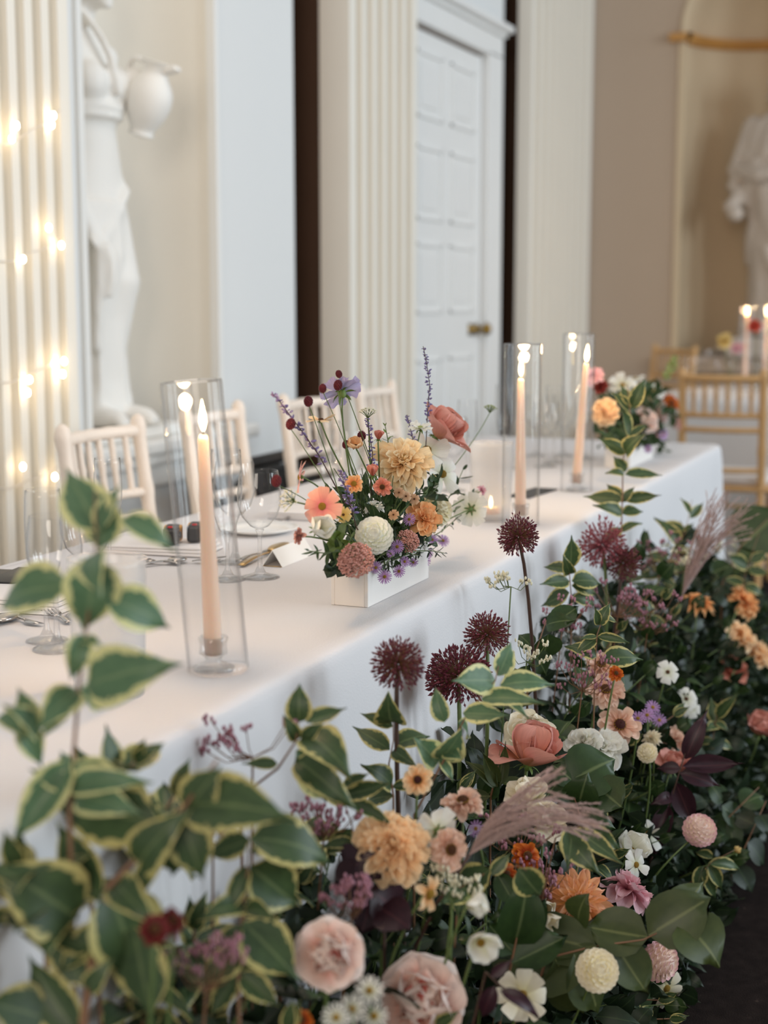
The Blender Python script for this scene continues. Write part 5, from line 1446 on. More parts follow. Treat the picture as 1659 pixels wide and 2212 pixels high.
flower('dahlia', 'dahlia', 1600, 1376, .55, 42, (.6, .6, .4), 'upper of two soft orange dahlias below the bright orange one', 'upper soft orange dahlia', 'dahlia', None, c='peach', centre='orange', layers=6, n=12)
flower('dahlia', 'dahlia', 1634, 1412, .53, 42, (.7, .5, .4), 'lower soft orange dahlia at the right edge', 'lower soft orange dahlia', 'dahlia', None, c='peach', centre='orange', layers=6, n=12, via=gr(1540, 1440, .55))
flower('dahlia', 'dahlia', 1300, 1622, .58, 58, (.0, .7, .6), 'white dahlia cluster bloom behind the dark-eyed zinnia', 'white dahlia behind the zinnia', 'dahlia', None, c='white', centre='white', layers=5, n=11, wf=1.7)
flower('dahlia', 'dahlia', 1262, 1606, .60, 46, (-.3, .6, .6), 'white dahlia left of the dark-eyed zinnia', 'left white dahlia', 'dahlia', None, c='white', centre='white', layers=5, n=10, wf=1.7)
flower('dahlia', 'dahlia', 1452, 1602, .56, 42, (.2, .7, .5), 'pale blush dahlia above the dusty pink rose at right', 'pale blush dahlia', 'dahlia', None, c='zinblush', centre='zinblush', layers=5, n=12)
flower('dahlia', 'strawflower', 1408, 1596, .55, 26, (-.3, .6, .6), 'straw yellow strawflower left of the pale blush dahlia', 'straw yellow strawflower', 'flower', None, c='cream', centre='apricot', tpl=P_QUILL, layers=5, n=15)
flower('pompon', 'strawflower', 1398, 1626, .54, 20, (-.3, .3, .7), 'cream strawflower just under the straw yellow one', None, 'flower', None, c='cream', n=70)
flower('pompon', 'strawflower', 1258, 1850, .52, 22, (.3, .6, .5), 'cream strawflower with orange tip under the pink plume', 'cream strawflower under the plume', 'flower', None, c='cream', n=70)
# zinnias
flower('zinnia', 'zinnia', 1297, 1440, .62, 38, (.15, .85, .5), 'blush zinnia with rust centre, highest of the zinnias at right', 'highest blush zinnia', 'zinnia', None, c='zinblush', centre=M_CENTREB, n=13, sr=.0025)
flower('zinnia', 'zinnia', 1307, 1494, .60, 44, (.1, .75, .65), 'blush zinnia with orange-rust centre, second from the top', 'second blush zinnia', 'zinnia', None, c='zinblush', centre=M_CENTREB, n=14, sr=.0028)
flower('zinnia', 'zinnia', 1337, 1568, .57, 48, (.1, .45, .85), 'whitish zinnia with a dark maroon cone, lowest of three', 'dark-eyed zinnia', 'zinnia', None, c='zinblush', centre=M_CENTRED, n=12, sr=.0028)
flower('zinnia', 'zinnia', 1000, 1738, .60, 48, (-.05, .9, .4), 'blush zinnia seen from the side above the cream cosmos', 'side-on blush zinnia', 'zinnia', None, c='zinblush', centre=M_CENTREB, layers=3, n=14)
flower('zinnia', 'zinnia', 902, 1686, .64, 36, (.0, .4, .9), 'peachy zinnia with red centre beside the dark allium stem', 'peachy zinnia by the allium stem', 'zinnia', None, c='peach', centre=M_CENTRED, layers=2, n=12)
flower('zinnia', 'zinnia', 968, 1835, .57, 48, (.35, .1, .6), 'blush zinnia hanging behind the cream cosmos', None, 'zinnia', None, c='zinblush', centre=M_CENTREB, layers=3, n=13)
flower('zinnia', 'zinnia', 925, 1930, .56, 42, (.6, -.2, .5), 'wilting orange zinnia drooping below the large peach dahlia', 'wilting orange zinnia', 'zinnia', None, c='peach', centre=M_CENTRE, layers=1, n=8)
# white flowers
flower('cosmos', 'cosmos', 945, 1795, .59, 56, (-.45, .1, -.75), 'white cosmos seen from behind right of the large peach dahlia', 'turned-away cream cosmos', 'cosmos', None, c='white')
flower('cosmos', 'cosmos', 1128, 2150, .50, 60, (.1, .2, 1), 'large cream cosmos facing us at the bottom edge', 'cream cosmos at the bottom edge', 'cosmos', None, c='cream')
flower('poppy', 'sweet_pea', 1040, 2040, .50, 52, (.2, -.3, .85), 'drooping white sweet pea petals near the bottom middle', 'drooping white sweet pea', 'flower', None, c='white', n=4, tilt=.45)
flower('poppy', 'sweet_pea', 1022, 1952, .51, 42, (.5, .0, .8), 'upper white sweet pea right of the wilting zinnia', None, 'flower', None, c='white', n=4, tilt=.9)
flower('rose', 'rose', 1140, 1716, .60, 52, (.0, .85, .4), 'cream white rose above the pink grass plume', 'cream white rose above the plume', 'rose', None, c='cream', cin='cream', layers=((5, .8, 1.1), (5, 1.1, 1.0), (6, 1.3, .8)))
flower('rose', 'rose', 1175, 1768, .56, 54, (.0, .8, .5), 'white rose showing through the pink grass plume', None, 'rose', None, c='cream', cin='cream', layers=((5, .7, 1.1), (5, 1.0, 1.0), (6, 1.3, .8)))
flower('poppy', 'cosmos', 1365, 1835, .52, 50, (.3, .5, .6), 'ruffled white cosmos petals right of the pink plume', 'ruffled white cosmos', 'cosmos', None, c='white', n=6, tilt=.5)
flower('cosmos', 'cosmos', 1400, 1800, .54, 42, (.4, .5, .5), 'white flower in the shade above the pinkish ball dahlia', None, 'cosmos', None, c='white', n=6)
flower('cosmos', 'cosmos', 1374, 1868, .5, 36, (.5, .1, .6), 'toothed white cosmos below the ruffled one', None, 'cosmos', None, c='white', n=7)
flower('dahlia', 'chrysanthemum', 1288, 1752, .55, 26, (.1, .7, .5), 'small white chrysanthemum behind the tip of the plume', None, 'flower', None, c='white', centre='white', layers=4, n=10)
flower('cosmos', 'cosmos', 1440, 2135, .46, 44, (.5, -.1, .8), 'cream cosmos drooping at the lower right above the carpet', 'drooping cream cosmos', 'cosmos', None, c='cream', n=7)
flower('poppy', 'cosmos', 1175, 1965, .55, 42, (.0, .2, .8), 'white petals hidden behind the rust heleniums', None, 'cosmos', None, c='cream', n=5)
flower('poppy', 'cosmos', 1185, 1985, .51, 34, (.3, -.1, .8), 'white petal left of the spiky salmon dahlia', None, 'cosmos', None, c='cream', n=4)
for px, py, R, lab in ((1442, 1452, 30, 'white flower with yellow eye in the dark leaves at right'), (1482, 1510, 30, 'small white flower lower in the dark leaves at right'), (1492, 1530, 26, 'pale petals hanging below the small white flower at right')):
    flower('small', 'tobacco_flower', px, py, .56, R, (.2, .3, .8), lab, None, 'flower', 'white flowers in the dark leaves', c='white', n=5)
for px, py, lab in ((760, 2180, 'white aster left of the largest blush rose'), (798, 2140, 'upper white aster between the blush roses'), (808, 2195, 'white aster at the bottom edge below the upper one'), (726, 2198, 'cream aster at the bottom edge, leftmost')):
    flower('aster', 'aster', px, py, .56, 34, (U(-.2, .2), .4, .85), lab, None, 'aster', 'white asters at the bottom edge', c='white', n=16)
for px, py, lab in ((1398, 1545, 'lilac aster right of the dark-eyed zinnia'), (1424, 1556, 'brightest lilac aster near the pale blush dahlia'), (1378, 1552, 'small lilac aster bud right of the dark-eyed zinnia'), (1410, 1528, 'topmost lilac aster bud near the pale blush dahlia')):
    flower('aster', 'aster', px, py, .56, 18, (U(-.3, .3), .5, .8), lab, None, 'aster', 'lilac asters of the meadow', c='lilac', n=16)
flower('aster', 'aster', 1028, 1790, .58, 20, (-.4, .3, .7), 'mauve aster left of the pink plume stem', None, 'aster', None, c='lilac', n=14)
for px, py, R, c, lab, sh in ((1138, 1850, 36, 'rust', 'rust-orange helenium under the pink plume', 'rust-orange helenium'), (1182, 1926, 34, 'burg', 'dark red helenium left of the spiky salmon dahlia', 'dark red helenium'), (1094, 1888, 26, 'rust', 'brownish helenium left of the rust-orange one', None), (1160, 1945, 24, 'burg', 'second dark red helenium below the first', None),
    (334, 2008, 36, 'burg', 'dark red helenium in shade at the lower left', 'shaded dark red helenium'), (372, 1990, 30, 'burg', 'second shaded helenium at the lower left', None), (650, 2205, 30, 'rust', 'rust helenium cut by the bottom edge', None), (1330, 1455, 18, 'rust', 'small rust flower beside the highest blush zinnia', None)):
    flower('zinnia', 'helenium', px, py, .62 if px < 700 else .56, R, (.2, .4, .8), lab, sh, 'helenium', 'rust and dark red heleniums', c=c, n=11, layers=2, centre=M_CENTREB)
flower('bud', 'snapdragon', 1455, 1985, .46, 24, (.1, .9, .2), 'pink snapdragon bud beside the big olive leaf at right', 'pink snapdragon bud', 'flower', None, c='pink')
flower('bud', 'dahlia_bud', 1592, 1838, .42, 12, (.3, .5, .5), 'green-yellow dahlia bud above the carpet at right', None, 'bud', None, c='yellow', via=gr(1480, 1890, .5))
flower('bud', 'dahlia_bud', 1352, 1905, .50, 12, (.3, -.5, .6), 'green dahlia bud over the tipped pink dahlia', None, 'bud', None, c='yellow')
# mauve statice and cream lace
def cloudlet(px, py, Y, w_, h_, n, m, lab, cat='flower spray', name='statice', sm=M_STEMR, tw=.006, short=None, group=None):
    c = PY(px, py, Y); d = proj(c)[2]; w_, h_ = w_*d/FPX, h_*d/FPX
    base = Vector((c.x+U(-.02, .02), min(.76, c.y+.06), 0)); root = thing(name, base, lab, cat, group)
    ft = MB(); br = MB(); j = c-Vector((0, 0, h_*1.1))
    br.tube(bez(base, base.lerp(j, .6), j, 6), .0013, 4, False)
    for i in range(n):
        p = c+RGT*U(-w_, w_)+Vector((0, 0, U(-h_, h_)))+Vector((0, U(-.03, .03), 0))
        q = j.lerp(p, .55)+Vector((0, 0, -.01))
        br.tube([j, q, p], .0007, 3, False)
        for k in range(6):
            v = p+Vector((U(-1, 1), U(-1, 1), U(-.6, 1)))*tw
            ft.ell(v, (tw*.35, tw*.35, tw*.55), 5, 4)
    stuff(ft.obj('florets', m, root, rel(root, Matrix()))); stuff(br.obj('branchlets', sm, root, rel(root, Matrix())))
    if short: landmark(px, py, short)
SG = 'sprays of mauve statice'
for a in ((545, 1592, .74, 80, 42, 13, 'mauve statice spray against the white table front at left', 'mauve statice by the cloth'), (700, 1765, .70, 60, 34, 22, 'mauve statice tucked left above the large peach dahlia', None), (1335, 1290, .66, 70, 40, 24, 'mauve statice beneath the compact dark allium', 'mauve statice under the allium'),
    (1215, 1322, .70, 40, 34, 20, 'mauve statice beside the bare allium stem', 'mauve statice by the allium stem'), (1258, 1450, .62, 36, 40, 20, 'mauve statice left of the highest blush zinnia', None), (760, 1935, .62, 50, 40, 18, 'mauve statice in the dark below the large peach dahlia', None), (1120, 1790, .58, 60, 40, 18, 'mauve statice behind the pink plume', None),
    (1165, 1890, .54, 40, 50, 22, 'pink veronica-like spray above the dark red helenium', None), (445, 2080, .66, 50, 60, 16, 'pinkish spray in the dark at the lower left', None), (1425, 1190, .68, 70, 40, 26, 'thin mauve spray against the table end cloth', None), (1400, 1320, .62, 50, 40, 20, 'mauve statice under the pink plume base', None), (460, 1790, .74, 60, 30, 14, 'dark mauve spray against the cloth behind the big leaves', None)):
    cloudlet(a[0], a[1], a[2], a[3], a[4], a[5], M_STATICE, a[6], short=a[7], group=SG)
LG = 'cream lace sprays'
for a in ((1104, 1250, .72, 26, 16, 12, 'cream lace flower on thin twin stems by the bare allium stem', 'cream lace by the allium stem'), (1480, 1205, .64, 34, 14, 14, 'cream lace left of the plume base', None), (1590, 1190, .6, 34, 40, 18, 'cream sprays under the big dark leaf at right', None), (1138, 1408, .68, 14, 20, 10, 'small white lace right of the middle dark allium', None), (980, 1905, .56, 24, 30, 14, 'pale green lace below the cream cosmos', None)):
    cloudlet(a[0], a[1], a[2], a[3], a[4], a[5], M_LACE, a[6], name='lace_flower', sm=M_STEM, short=a[7], group=LG)

# silver-grass plumes
def plume(b, mid, spread, Y, lab, short, n=26, R0=.0035):
    B = PY(*b, Y); root = thing('grass_plume', Vector((B.x, .70, 0)), lab, 'grass plume', 'pinkish grass plumes')
    mb = MB(); stm = MB().tube(bez(Vector((B.x, .70, 0)), Vector((B.x, .70, B.z*.6)), B, 8), .0025, 5)
    q = PD(*mid, proj(B)[2])
    for i in range(n):
        e = spread[rnd.randrange(len(spread))]
        E = PD(e[0]+U(-16, 16), e[1]+U(-12, 12), proj(B)[2]+U(-.06, .06))
        P = bez(B, q.lerp(E, U(0, .35))+Vector((U(-.03, .03), U(-.03, .03), U(0, .04))), E+Vector((0, 0, U(-.01, .015))), 15)
        mb.tube(P, [.0009]*14+[.0004], 3, False)
        for k in range(3, 15):
            for s in range(9):
                p = P[k].lerp(P[k-1], U(0, 1)); d = ((P[k]-P[k-1]).normalized()*.9+Vector((U(-1, 1), U(-1, 1), U(-1, 1)))*.55).normalized()
                l = U(.004, .008); x = d.orthogonal().normalized()*R0*.2; y = d.cross(x).normalized()*R0*.2
                mb.raw([p-x, p+x, p+y, p+d*l], [(0, 1, 3), (1, 2, 3), (2, 0, 3)])
    stuff(mb.obj('plume', M_PLUME, root, rel(root, Matrix()), smooth=False))
    stm.obj('stem', M_STEMD, root, rel(root, Matrix()))
    landmark(mid[0], mid[1], short)
plume((1474, 1285), (1515, 1180), ((1535, 1085), (1560, 1075), (1590, 1085), (1625, 1100), (1610, 1150), (1580, 1130), (1545, 1110)), .62, 'pinkish silver-grass plume fanning up at the right, beside the table end', 'upper pink plume', 46)
plume((1015, 1845), (1090, 1745), ((1205, 1665), (1290, 1755), (1310, 1790), (1260, 1770), (1230, 1740), (1280, 1800), (1180, 1800)), .55, 'pinkish silver-grass plume sweeping right across the lower flowers', 'lower pink plume', 42)

# ---------------- foliage: explicit stems first
def vstem(path, Y, lab, leaves, sm=M_STEMR, m=M_LF_VARF, r=.0028, tpls=None, base=None, dr=.05, grp='variegated weigela stems', wd=.95, name='variegated_branch'):
    """a variegated branch: path of picture points on the plane Y, leaves as (from px,py, to px,py)"""
    dm = proj(PY(*path[len(path)//2], Y))[2]
    P = [PD(x, y, dm+.012*math.sin(3*i+1)) for i, (x, y) in enumerate(path)]
    b = base or Vector((P[-1].x, min(.74, max(P[-1].y, .6)), 0))
    t = thing(name, b, lab, 'foliage', grp)
    stem(t, P+[P[-1].lerp(b, .5), b], r*.25, r, sm, n=6)
    for q in leaves:
        bx, by, tx, ty = q[:4]; w_ = q[4] if len(q) > 4 else wd; oy = q[5] if len(q) > 5 else U(-dr, dr)
        Bp = PD(bx, by, dm); Tp = PD(tx, ty, dm+oy)
        leaf(t, Bp, Tp, w_, view(U(-.35, .35), .45+U(-.2, .2), .8), tpls or T_LEAF, m)
    q = proj(P[len(P)//2]); landmark(q[0], q[1], None)
    return t
vstem([(205, 1060), (208, 1200), (185, 1370), (170, 1490), (158, 1640), (150, 1760)], .735, 'tall variegated stem rising in front of the table at the left',
  [(215, 1150, 140, 1008, 1.0), (215, 1150, 262, 1045, .7), (215, 1185, 240, 1060, 1.15), (262, 1120, 382, 1192, .85), (205, 1205, 178, 1370, 1.25), (205, 1195, 215, 1290, .9), (150, 1270, 0, 1318, 1.0), (228, 1290, 370, 1358, 1.0),
   (180, 1370, 150, 1475, 1.0), (180, 1385, 225, 1400, .9), (188, 1480, 395, 1432, .92), (170, 1490, 78, 1580, 1.0), (172, 1490, 218, 1535, .9), (160, 1510, 85, 1600, .7), (80, 1590, 38, 1480, .9), (78, 1590, 10, 1520, .8), (40, 1560, 92, 1660, .9), (0, 1545, 60, 1600, .8),
   (155, 1640, 20, 1830, .7), (160, 1650, 280, 1712, 1.0), (150, 1700, 60, 1660, .9), (160, 1690, 130, 1620, .7), (155, 1700, 340, 1690, .6), (165, 1720, 310, 1760, .8)])
vstem([(470, 1640), (400, 1740), (290, 1860), (235, 1915), (200, 2060), (180, 2212)], .70, 'thick reddish variegated branch with the largest leaves, lower left',
  [(400, 1755, 480, 1650, 1.15), (340, 1780, 105, 1735, 1.0), (400, 1740, 640, 1770, 1.0), (390, 1760, 372, 1895, 1.1), (395, 1770, 440, 1905, 1.25), (300, 1870, 420, 1740, .9), (340, 1850, 290, 1960, .8),
   (165, 1985, -30, 1860, 1.3), (232, 1920, 275, 2120, 1.25), (250, 1910, 345, 2010, .8), (290, 2000, 330, 2212, 1.0), (215, 1950, 120, 1770, .7), (100, 2200, -40, 2160, 1.4), (180, 2130, 100, 1960, .8), (200, 2050, 90, 2010, .9), (190, 2140, 250, 2060, .8), (165, 2230, 60, 2060, .9), (180, 2212, 40, 2230, .9), (230, 1990, 120, 2110, .7)], m=M_LF_VAR, r=.0055, wd=1.0)
vstem([(650, 1510), (640, 1600), (600, 1660), (520, 1720)], .71, 'variegated branch tip curling up against the white table front',
  [(645, 1560, 648, 1472, 1.2), (660, 1560, 750, 1530, .8), (640, 1600, 610, 1540, .9), (660, 1590, 765, 1690, 1.0), (640, 1620, 705, 1735, 1.0), (600, 1650, 520, 1650, .6), (640, 1640, 780, 1760, .7), (650, 1600, 700, 1560, .7)], m=M_LF_VAR)
vstem([(540, 1800), (535, 1880), (520, 2000), (515, 2100)], .66, 'bushy variegated stem below the big leaves, left of the blush rose',
  [(540, 1810, 720, 1870, 1.0), (540, 1815, 440, 1850, 1.0), (540, 1870, 650, 1960, 1.2), (535, 1870, 480, 1990, .6), (530, 1960, 420, 1990, .8), (530, 1960, 600, 1990, .7), (525, 2000, 480, 2110, .8), (525, 1990, 650, 2120, 1.1), (520, 2060, 420, 2130, 1.0), (520, 2090, 600, 2110, .9), (515, 2100, 610, 2180, .8), (515, 2100, 450, 2200, .8), (540, 1840, 660, 1830, .7)], m=M_LF_VAR)
vstem([(848, 1510), (850, 1600), (840, 1650), (850, 1720)], .70, 'slim variegated stem just behind the leftmost round allium',
  [(848, 1560, 838, 1490, 1.1), (848, 1570, 775, 1540, .7), (842, 1620, 760, 1568, .8), (852, 1610, 930, 1590, .9), (850, 1620, 905, 1660, .8), (846, 1700, 780, 1650, .9), (846, 1700, 930, 1690, .6), (850, 1720, 790, 1740, .8)], m=M_LF_VAR, r=.002)
vstem([(1085, 1400), (1070, 1470), (1010, 1540), (960, 1640), (895, 1760)], .60, 'variegated branch crossing in front of the widest dark allium',
  [(1075, 1460, 1105, 1385, 1.0), (1070, 1470, 975, 1470, 1.0), (1080, 1480, 1200, 1480, .8), (1070, 1490, 1145, 1555, .5), (1040, 1510, 1180, 1520, .5), (1000, 1540, 1100, 1545, .8), (960, 1560, 940, 1480, .9), (990, 1560, 1010, 1600, .8), (950, 1640, 1000, 1570, 1.1), (945, 1650, 890, 1590, 1.1), (950, 1640, 980, 1690, .8), (960, 1620, 1000, 1640, .8)], m=M_LF_VARF, r=.002)
vstem([(1355, 830), (1362, 900), (1345, 1000), (1345, 1060), (1342, 1150), (1340, 1230)], .72, 'tall slender variegated stem standing in front of the far bouquet',
  [(1365, 880, 1340, 830, .9), (1365, 880, 1395, 815, .8), (1362, 890, 1320, 845, .8), (1360, 940, 1342, 880, 1.0), (1360, 940, 1400, 915, .6), (1352, 980, 1290, 945, .9), (1352, 980, 1395, 935, 1.0), (1350, 1020, 1325, 985, 1.1), (1348, 1025, 1305, 1022, .8), (1350, 1025, 1432, 1026, .6), (1346, 1080, 1258, 1072, .7), (1346, 1080, 1430, 1070, .6), (1345, 1085, 1310, 1045, .8), (1345, 1085, 1372, 1050, .8), (1344, 1110, 1280, 1090, .7), (1344, 1110, 1390, 1105, 1.0), (1342, 1140, 1300, 1180, .7), (1342, 1150, 1390, 1130, .7)], m=M_LF_VAR, r=.0026)
vstem([(1315, 1300), (1290, 1370), (1285, 1440)], .60, 'sparse outlined variegated sprig above the highest blush zinnia',
  [(1292, 1350, 1320, 1300, .9), (1292, 1350, 1285, 1310, .6), (1300, 1330, 1335, 1345, .6), (1290, 1375, 1365, 1390, .5), (1288, 1380, 1240, 1415, .8), (1288, 1420, 1215, 1395, .9), (1300, 1425, 1390, 1425, .9), (1290, 1375, 1250, 1380, .6)], m=M_LF_VAR, r=.0018)
vstem([(1560, 1510), (1545, 1560), (1540, 1600)], .52, 'variegated sprig with crisp yellow edges near the rosebud at right',
  [(1548, 1550, 1600, 1495, .6), (1545, 1560, 1535, 1505, 1.0), (1545, 1560, 1575, 1580, .9), (1545, 1570, 1520, 1580, .9), (1542, 1600, 1500, 1610, .7), (1542, 1600, 1585, 1620, .7)], m=M_LF_VAR, r=.0016)
vstem([(1240, 1170), (1230, 1240), (1235, 1300)], .72, 'bushy variegated shoot left of the wispy reddish allium',
  [(1232, 1225, 1235, 1155, 1.0), (1230, 1230, 1255, 1180, .8), (1228, 1230, 1172, 1225, .9), (1230, 1255, 1165, 1262, .7), (1235, 1255, 1300, 1262, 1.0), (1235, 1265, 1290, 1285, .8), (1232, 1240, 1215, 1195, .8), (1230, 1280, 1168, 1310, 1.0), (1235, 1210, 1250, 1215, .9), (1236, 1290, 1285, 1310, .8)], m=M_LF_VAR, r=.002)
vstem([(1495, 1080), (1480, 1150), (1440, 1220), (1420, 1270)], .70, 'variegated shoot against the table end, left of the upper plume',
  [(1490, 1110, 1470, 1075, .6), (1490, 1120, 1520, 1085, .6), (1480, 1145, 1420, 1130, .8), (1480, 1150, 1500, 1130, .7), (1465, 1180, 1410, 1115, .7), (1460, 1185, 1495, 1190, .8), (1445, 1210, 1385, 1200, .8), (1440, 1215, 1480, 1235, .9), (1430, 1240, 1370, 1250, .8), (1430, 1250, 1465, 1270, .8)], m=M_LF_VAR, r=.002)
vstem([(1640, 1150), (1610, 1240), (1600, 1300)], .56, 'variegated shoot at the right edge behind the orange dahlias',
  [(1620, 1215, 1660, 1190, .9), (1615, 1225, 1570, 1200, .9), (1615, 1230, 1665, 1240, .9), (1608, 1260, 1560, 1250, .8), (1608, 1265, 1650, 1290, .8)], m=M_LF_VAR, r=.002)
vstem([(1290, 1800), (1250, 1785), (1200, 1810)], .47, 'variegated spray hanging over the tip of the lower plume',
  [(1240, 1790, 1350, 1870, .6), (1235, 1790, 1225, 1880, .9), (1215, 1800, 1300, 1895, .8), (1260, 1788, 1345, 1840, .7)], m=M_LF_VAR, r=.0016)
vstem([(1170, 1900), (1120, 1870), (1060, 1880), (990, 1920)], .54, 'variegated twig between wilting zinnia and rust helenium',
  [(1120, 1875, 1170, 1935, 1.2), (1060, 1880, 960, 1935, .9), (1000, 1925, 985, 1980, 1.6), (1060, 1890, 1105, 1840, .8), (1010, 1920, 945, 1955, 1.0)], m=M_LF_VAR, r=.0016)
vstem([(1600, 1830), (1540, 1860), (1500, 1900)], .45, 'small toothed variegated sprig low over the carpet at right',
  [(1530, 1865, 1560, 1925, .7), (1530, 1865, 1600, 1880, .5), (1520, 1870, 1500, 1930, .9), (1515, 1880, 1545, 1945, .6), (1540, 1855, 1500, 1840, .8)], m=M_LF_VAR, r=.0014)
vstem([(730, 1700), (760, 1780), (770, 1860)], .67, 'variegated leaves hugging the left of the large peach dahlia',
  [(740, 1720, 860, 1790, .45), (740, 1720, 850, 1690, .6), (750, 1740, 680, 1700, .8), (760, 1790, 700, 1850, .8), (765, 1820, 690, 1830, .7), (740, 1700, 800, 1670, .8)], m=M_LF_VAR, r=.002)
# olive leaves at the lower right
def bigleaf(path, Y, lab, leaves, m=M_LF_OLV, tpls=T_BROAD, grp='broad olive-leaved branches', r=.003, sm=M_STEMR, nm='broad_leaved_branch'):
    return vstem(path, Y, lab, leaves, sm, m, r, tpls, grp=grp, wd=1.0, dr=.04, name=nm)
bigleaf([(1480, 1985), (1390, 2030), (1280, 2045), (1180, 2070)], .46, 'broad olive-leaved branch reaching over the dark carpet at the lower right',
  [(1470, 1990, 1555, 2090, 1.35, -.03), (1400, 2020, 1540, 1935, .95, 0), (1400, 2025, 1260, 2000, 1.0, .02), (1290, 2045, 1040, 2090, .9, .03), (1290, 2050, 1130, 2010, .8, .03), (1330, 2040, 1400, 2150, 1.1, -.02), (1440, 2000, 1520, 1905, .9, .02), (1240, 2060, 1290, 2190, 1.1, .02), (1200, 2070, 1260, 2190, .9, .03), (1250, 1990, 1270, 1930, 1.0, -.03)])
bigleaf([(1130, 1930), (1120, 2010), (1100, 2100)], .53, 'tall olive leaves standing left of the spiky salmon dahlia',
  [(1110, 2040, 1140, 1890, .8, -.02), (1115, 2020, 1180, 1940, .9, 0), (1110, 2060, 1050, 1990, .9, 0), (1105, 2080, 1230, 2020, .7, 0), (1110, 1950, 1070, 1880, .8, .02)], m=M_LF_GRN)
bigleaf([(1200, 1660), (1240, 1720), (1260, 1790)], .56, 'heart-shaped green leaves below the dusty pink rose',
  [(1215, 1690, 1262, 1745, 1.4), (1210, 1680, 1175, 1730, 1.2), (1230, 1690, 1330, 1640, 1.3), (1235, 1710, 1300, 1700, 1.2), (1250, 1740, 1270, 1670, 1.2), (1300, 1720, 1350, 1680, 1.2), (1240, 1690, 1190, 1650, 1.2), (1250, 1770, 1330, 1790, 1.0), (1280, 1690, 1350, 1750, 1.2)], m=M_LF_GRN)
bigleaf([(1500, 1560), (1470, 1660), (1440, 1760)], .50, 'burgundy-leaved twig by the dusty pink rose at the right',
  [(1480, 1640, 1530, 1530, .6), (1475, 1655, 1610, 1650, .55), (1470, 1660, 1415, 1660, .9), (1468, 1670, 1560, 1700, .7), (1460, 1690, 1500, 1790, .8), (1450, 1720, 1400, 1740, .8), (1445, 1740, 1410, 1860, .6)], m=M_LF_PUR, tpls=T_LEAF, sm=M_STEMD, nm='burgundy_twig', grp='burgundy-leaved twigs')
bigleaf([(780, 1820), (790, 1900), (830, 1990)], .64, 'dark burgundy leaves left under the large peach dahlia',
  [(790, 1850, 750, 1905, 1.5), (790, 1880, 725, 1930, 1.4), (800, 1920, 860, 1990, 1.3), (800, 1940, 780, 2020, 1.2), (820, 1960, 890, 2010, 1.1), (790, 1840, 840, 1900, 1.2)], m=M_LF_PUR, sm=M_STEMD, nm='burgundy_twig', grp='burgundy-leaved twigs')
bigleaf([(1130, 2160), (1080, 2130), (1050, 2100)], .48, 'thin burgundy leaves beside the cream cosmos at the bottom edge',
  [(1060, 2110, 1110, 2070, .7), (1080, 2140, 1170, 2205, .5), (1070, 2130, 1040, 2200, .7)], m=M_LF_PUR, tpls=T_LEAF, sm=M_STEMD, nm='burgundy_twig', grp='burgundy-leaved twigs')
bigleaf([(1659, 1120), (1600, 1180), (1560, 1260)], .58, 'large dark leaf spreading at the right edge behind the plume',
  [(1600, 1180, 1690, 1100, 1.4, .02), (1590, 1190, 1660, 1210, 1.0), (1580, 1220, 1530, 1240, 1.0)], m=M_LF_GRN)
bigleaf([(1640, 1700), (1580, 1760), (1540, 1800)], .46, 'green lobed leaves over the carpet, right of the ball dahlia',
  [(1560, 1740, 1600, 1790, 1.1), (1560, 1735, 1530, 1690, 1.1), (1570, 1760, 1590, 1850, .7), (1600, 1740, 1650, 1720, 1.2), (1540, 1790, 1600, 1760, .9)], m=M_LF_GRN)
bigleaf([(1655, 1730), (1600, 1850), (1560, 1940)], .43, 'low trailing vine of dark lobed leaves over the carpet at the right edge',
  [(1640, 1760, 1665, 1810, 1.2), (1630, 1780, 1585, 1760, 1.2), (1615, 1820, 1650, 1870, 1.1), (1605, 1840, 1555, 1830, 1.1), (1590, 1870, 1625, 1930, 1.0), (1580, 1890, 1530, 1900, 1.1), (1565, 1930, 1590, 1985, 1.0), (1560, 1940, 1515, 1960, 1.1)], m=M_LF_DRK)
bigleaf([(1180, 1340), (1160, 1400), (1140, 1450)], .70, 'lobed green leaf hanging below the bare allium stem',
  [(1185, 1370, 1165, 1430, 1.2), (1190, 1350, 1250, 1310, .9), (1180, 1350, 1240, 1340, .8), (1150, 1400, 1120, 1370, 1.2), (1150, 1410, 1180, 1460, 1.1)], m=M_LF_GRN)
bigleaf([(1080, 1620), (1075, 1660), (1060, 1720)], .66, 'grey-green stock leaves left of the dusty pink rose',
  [(1078, 1700, 1092, 1600, .5), (1070, 1700, 1000, 1640, .6), (1075, 1700, 1040, 1620, .6), (1080, 1690, 1150, 1690, .6), (1060, 1720, 980, 1720, .6)], m=M_LF_OLV, tpls=T_LEAF)

